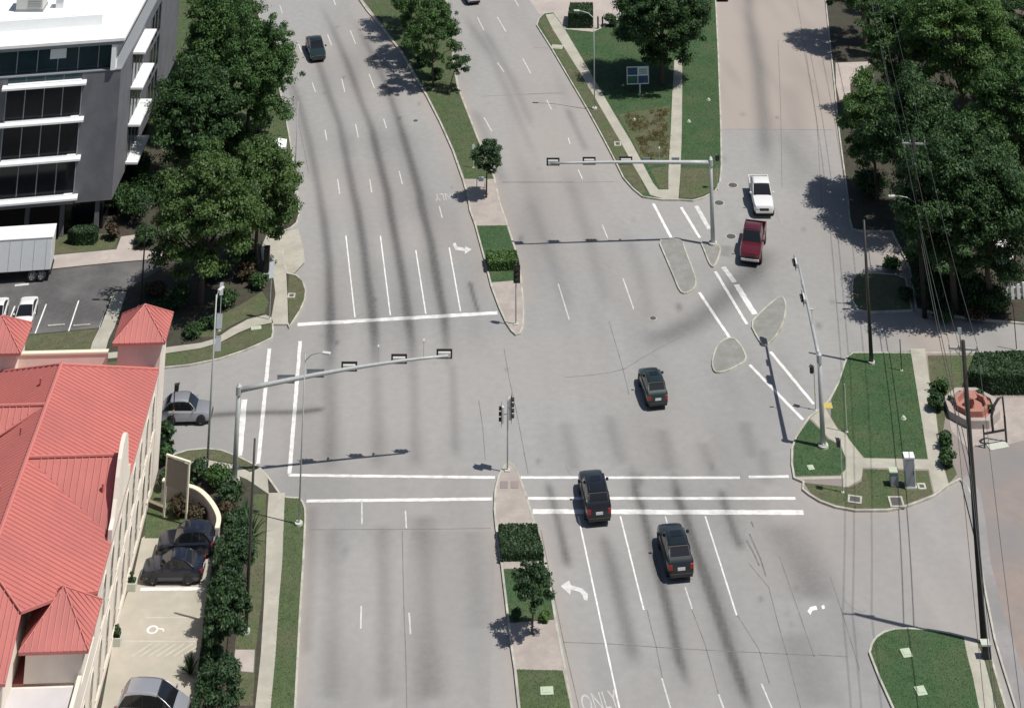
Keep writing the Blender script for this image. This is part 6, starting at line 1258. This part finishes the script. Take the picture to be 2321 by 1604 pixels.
# tactile ramp plate
t = thing('tactile_plate', 'yellow tactile plate set in the ramp at the east lawn corner', 'tactile plate', QG('D3', 838, 408, 0.0)); mb = MB().box(-0.45, 0.45, -0.4, 0.4, KZ - 0.06, KZ + 0.03).build('plate', 'yellow', t)
for i in range(5):
    for j in range(4): MB().box(-0.36 + i * 0.17, -0.30 + i * 0.17, -0.3 + j * 0.18, -0.24 + j * 0.18, KZ + 0.03, KZ + 0.042).build('stud', 'yellow', t)
t = thing('tactile_plate', 'tan tactile plates on the tip of the south median crossing', 'tactile plate', QG('B3', 1830, 985, KZ)); 
for s in (-1, 1): MB().box(s * 0.45 - 0.33, s * 0.45 + 0.33, -0.45, 0.45, 0, 0.02).build('plate', 'brick' if False else 'lot_tan', t)
# median furniture: sign and pale irrigation frame by the lollipop tree
t = thing('backflow_cage', 'pale green pipe cage beside the lollipop tree', 'pipe cage', QG('B1', 1610, 1405, Z1))
MB().tube([(-0.35, 0, 0), (-0.35, 0, 0.75), (0.55, 0, 0.75), (0.55, 0, 0)], 0.06, 6).build('pipe', 'lidc', t); MB().box(-0.15, 0.4, -0.12, 0.12, 0.6, 0.9).build('valve', 'signw', t)
post('slim white post beside the lollipop tree', Q('B1', 1560, 1255), Z1, 2.1, 'panel', 'lidc', cat='sign', face=R(-90), w=0.3, hh=0.4, fm='signw')
# octagonal fountain bed
p = QG('D3', 1925, 440, Z2); t = thing('fountain_bed', 'octagonal pink stone planter bed on the plaza', 'planter', p)
oc = lambda r, ph=math.pi / 8: [(r * math.cos(k * math.pi / 4 + ph), r * 1.05 * math.sin(k * math.pi / 4 + ph)) for k in range(8)]
for r0, r1, z, m_ in ((2.45, 2.0, 0.55, 'pink'), (1.55, 1.25, 0.75, 'brick')):
    A, B = oc(r0), oc(r1); vs = [(*q, 0.0) for q in A] + [(*q, z) for q in A] + [(*q, z) for q in B] + [(*q, 0.0) for q in B]
    MB().add(vs, [(k * 8 + i, k * 8 + (i + 1) % 8, (k + 1) * 8 + (i + 1) % 8, (k + 1) * 8 + i) for k in range(3) for i in range(8)]).build('ring_wall', m_, t)
MB().prism(oc(1.99), 0.0, 0.36).build('bed', 'brick', t); MB().tube([(0, 0, 0.36), (0, 0, 1.0), (0, 0, 1.1), (0, 0, 1.18)], [0.25, 0.16, 0.5, 0.42], 12).build('bowl', 'brick', t)
for lab_, a_ in (('dark dwarf shrub inside the octagonal bed nearest the hedge', 0.9), ('dark dwarf shrub inside the octagonal bed towards the tan lot', -0.5), ('dark dwarf shrub inside the octagonal bed towards the sidewalk', 2.9)):
    shrub(lab_, None, Z2 + 0.36, 0.4, 0.55, 'dark', 0.08, nclump=10, per=40, at=(p.x + 1.75 * math.cos(a_), p.y + 1.75 * math.sin(a_)))
# dark metal arch frame on the plaza
p = QG('D3', 2110, 690, Z2); t = thing('arch_frame', 'dark metal arch frame with boards on the plaza beside the octagonal bed', 'frame', p, R(15))
MB().tube([(-1.2, 0, 0), (-1.2, 0, 1.5)], 0.07, 8).build('post', 'bronze', t); MB().tube([(1.0, 0.2, 0), (1.0, 0.2, 1.7)], 0.1, 8).build('post', 'bronze', t)
MB().tube([(-0.25, 0.1, 0.9), (-0.3, 0.1, 1.9), (0.0, 0.15, 2.5), (0.5, 0.2, 2.9), (0.95, 0.2, 3.0), (1.0, 0.2, 1.7)], [0.12, 0.12, 0.11, 0.1, 0.09, 0.08], 8).build('arch', 'bronze', t); MB().box(-1.2, 1.0, 0.05, 0.15, 0.8, 0.92).build('rail', 'bronze', t); MB().box(-0.9, 0.9, -0.5, 0.5, 0, 0.05).build('base', 'concb', t)
# white picket rail at the right edge
p = QG('D2', 2170, 790, KZ); t = thing('white_railing', 'white picket railing in the sun beyond the big trees', 'railing', p, R(5))
for k in range(7): MB().box(k * 0.62, k * 0.62 + 0.32, -0.05, 0.05, 0.02, 1.15 + 0.12 * (k % 2)).build('picket', 'white', t)
for z in (0.25, 0.8): MB().box(-0.1, 4.2, 0.052, 0.12, z, z + 0.12).build('rail', 'white', t)
# parking lot furniture
def lotline(a, b, w, m='paint', z=Z1 + 0.004): 
    par = [o for o in bpy.data.objects if o.name == 'asphalt_lot'][0]; polyline_strip([G(*a), G(*b)], w, z, 'bay_line', m, par)
for a, b in (((345, 835), (262, 1055)), ((588, 808), (512, 1038)), ((110, 850), (20, 1075)), ((-120, 860), (-215, 1080)), ((830, 790), (745, 1010))): lotline(Q('A2', *a), Q('A2', *b), 0.13)
lotline(Q('A2', 110, 695), Q('A2', 215, 685), 0.35, 'paintw')
PLT = [o for o in bpy.data.objects if o.name == 'parking_lot'][0]
for k in range(7):
    a, b = Q('A4', 1010 + k * 55, 1150 + (k % 2) * 8), Q('A4', 1130 + k * 55, 1100); a = Q('A4', 985 + k * 62, 1215); b = Q('A4', 1130 + k * 62, 1120)
    polyline_strip([G(*a), G(*b)], 0.12, Z1 + 0.004, 'hatch_line', 'faint' if 'faint' in M else 'paintw', PLT)
polyline_strip([QG('A4', 1050, 712), QG('A4', 1560, 708)], 0.35, Z1 + 0.004, 'bay_line', 'paint', PLT); polyline_strip([QG('A4', 1090, 925), QG('A4', 1500, 925)], 0.12, Z1 + 0.004, 'bay_line', 'faint', PLT); polyline_strip([QG('A4', 930, 1100), QG('A4', 1500, 1105)], 0.12, Z1 + 0.004, 'bay_line', 'faint', PLT)
c = QG('A4', 1140, 1015); polyline_strip([(c.x + 0.36 * math.cos(k * math.pi / 8), c.y + 0.36 * math.sin(k * math.pi / 8)) for k in range(17)], 0.16, Z1 + 0.004, 'accessible_symbol', 'paint', PLT); polyline_strip([(c.x + 0.42, c.y + 0.1), (c.x + 0.8, c.y + 0.05), (c.x + 0.85, c.y - 0.2)], 0.12, Z1 + 0.004, 'accessible_symbol', 'paint', PLT)
for lab_, x in (('concrete wheel stop in the empty bay next to the parked white sedan', 420), ('concrete wheel stop in the bay with the painted symbol', 610)):
    p = QG('A2', x, 985, Z1); t = thing('wheel_stop', lab_, 'wheel stop', p, R(8)); MB().box(-0.8, 0.8, -0.08, 0.08, 0, 0.11).build('bar', 'kerb', t, bevel=0.03)
    for s in (-0.5, 0.5): MB().tube([(s, 0, 0.108), (s, 0, 0.125)], 0.03, 6).build('pin', 'iron', t)
for lab_, x, y in (('planter box with clipped plants at the building wall by the black sedan', 985, 690), ('small planter box at the building wall by the accessible bay', 870, 1100)):
    p = QG('A4', x, y, Z1); t = thing('planter_box', lab_, 'planter', p); MB().box(-0.35, 0.35, -0.35, 0.35, 0, 0.45).build('box', 'concb', t, bevel=0.02); MB().box(-0.29, 0.29, -0.29, 0.29, 0.451, 0.47).build('soil', 'soil', t)
    shrub('small clipped plant in the ' + lab_.split(' at ')[0] + (' near the black sedan' if y < 900 else ' near the accessible bay'), None, Z1 + 0.47, 0.35, 0.5, 'dark', 0.08, nclump=9, per=40, at=(p.x, p.y))
# canopy tent roofs by the curved road
for lab_, z, x, y, w_ in (('white square shade canopy by the kerb of the curved road', 'A1', 2075, 1262, 1.8), ('pale narrow shade canopy beside the white one', 'A1', 1965, 1275, 1.2)):
    p = QG(z, x, y, KZ); t = thing('shade_canopy', lab_, 'canopy', p, R(5)); hw = w_ / 2
    for sx in (-1, 1):
        for sy in (-1, 1): MB().tube([(sx * hw * 0.92, sy * hw * 0.92, 0), (sx * hw * 0.92, sy * hw * 0.92, 2.3)], 0.035, 6).build('leg', 'white', t)
    vs = [(-hw, -hw, 2.25), (hw, -hw, 2.25), (hw, hw, 2.25), (-hw, hw, 2.25), (0, 0, 2.75), (-hw, -hw, 2.1), (hw, -hw, 2.1), (hw, hw, 2.1), (-hw, hw, 2.1)]
    MB().add(vs, [(0, 1, 4), (1, 2, 4), (2, 3, 4), (3, 0, 4)] + [(i, 5 + i, 5 + (i + 1) % 4, (i + 1) % 4) for i in range(4)]).build('fabric_roof', 'white', t)
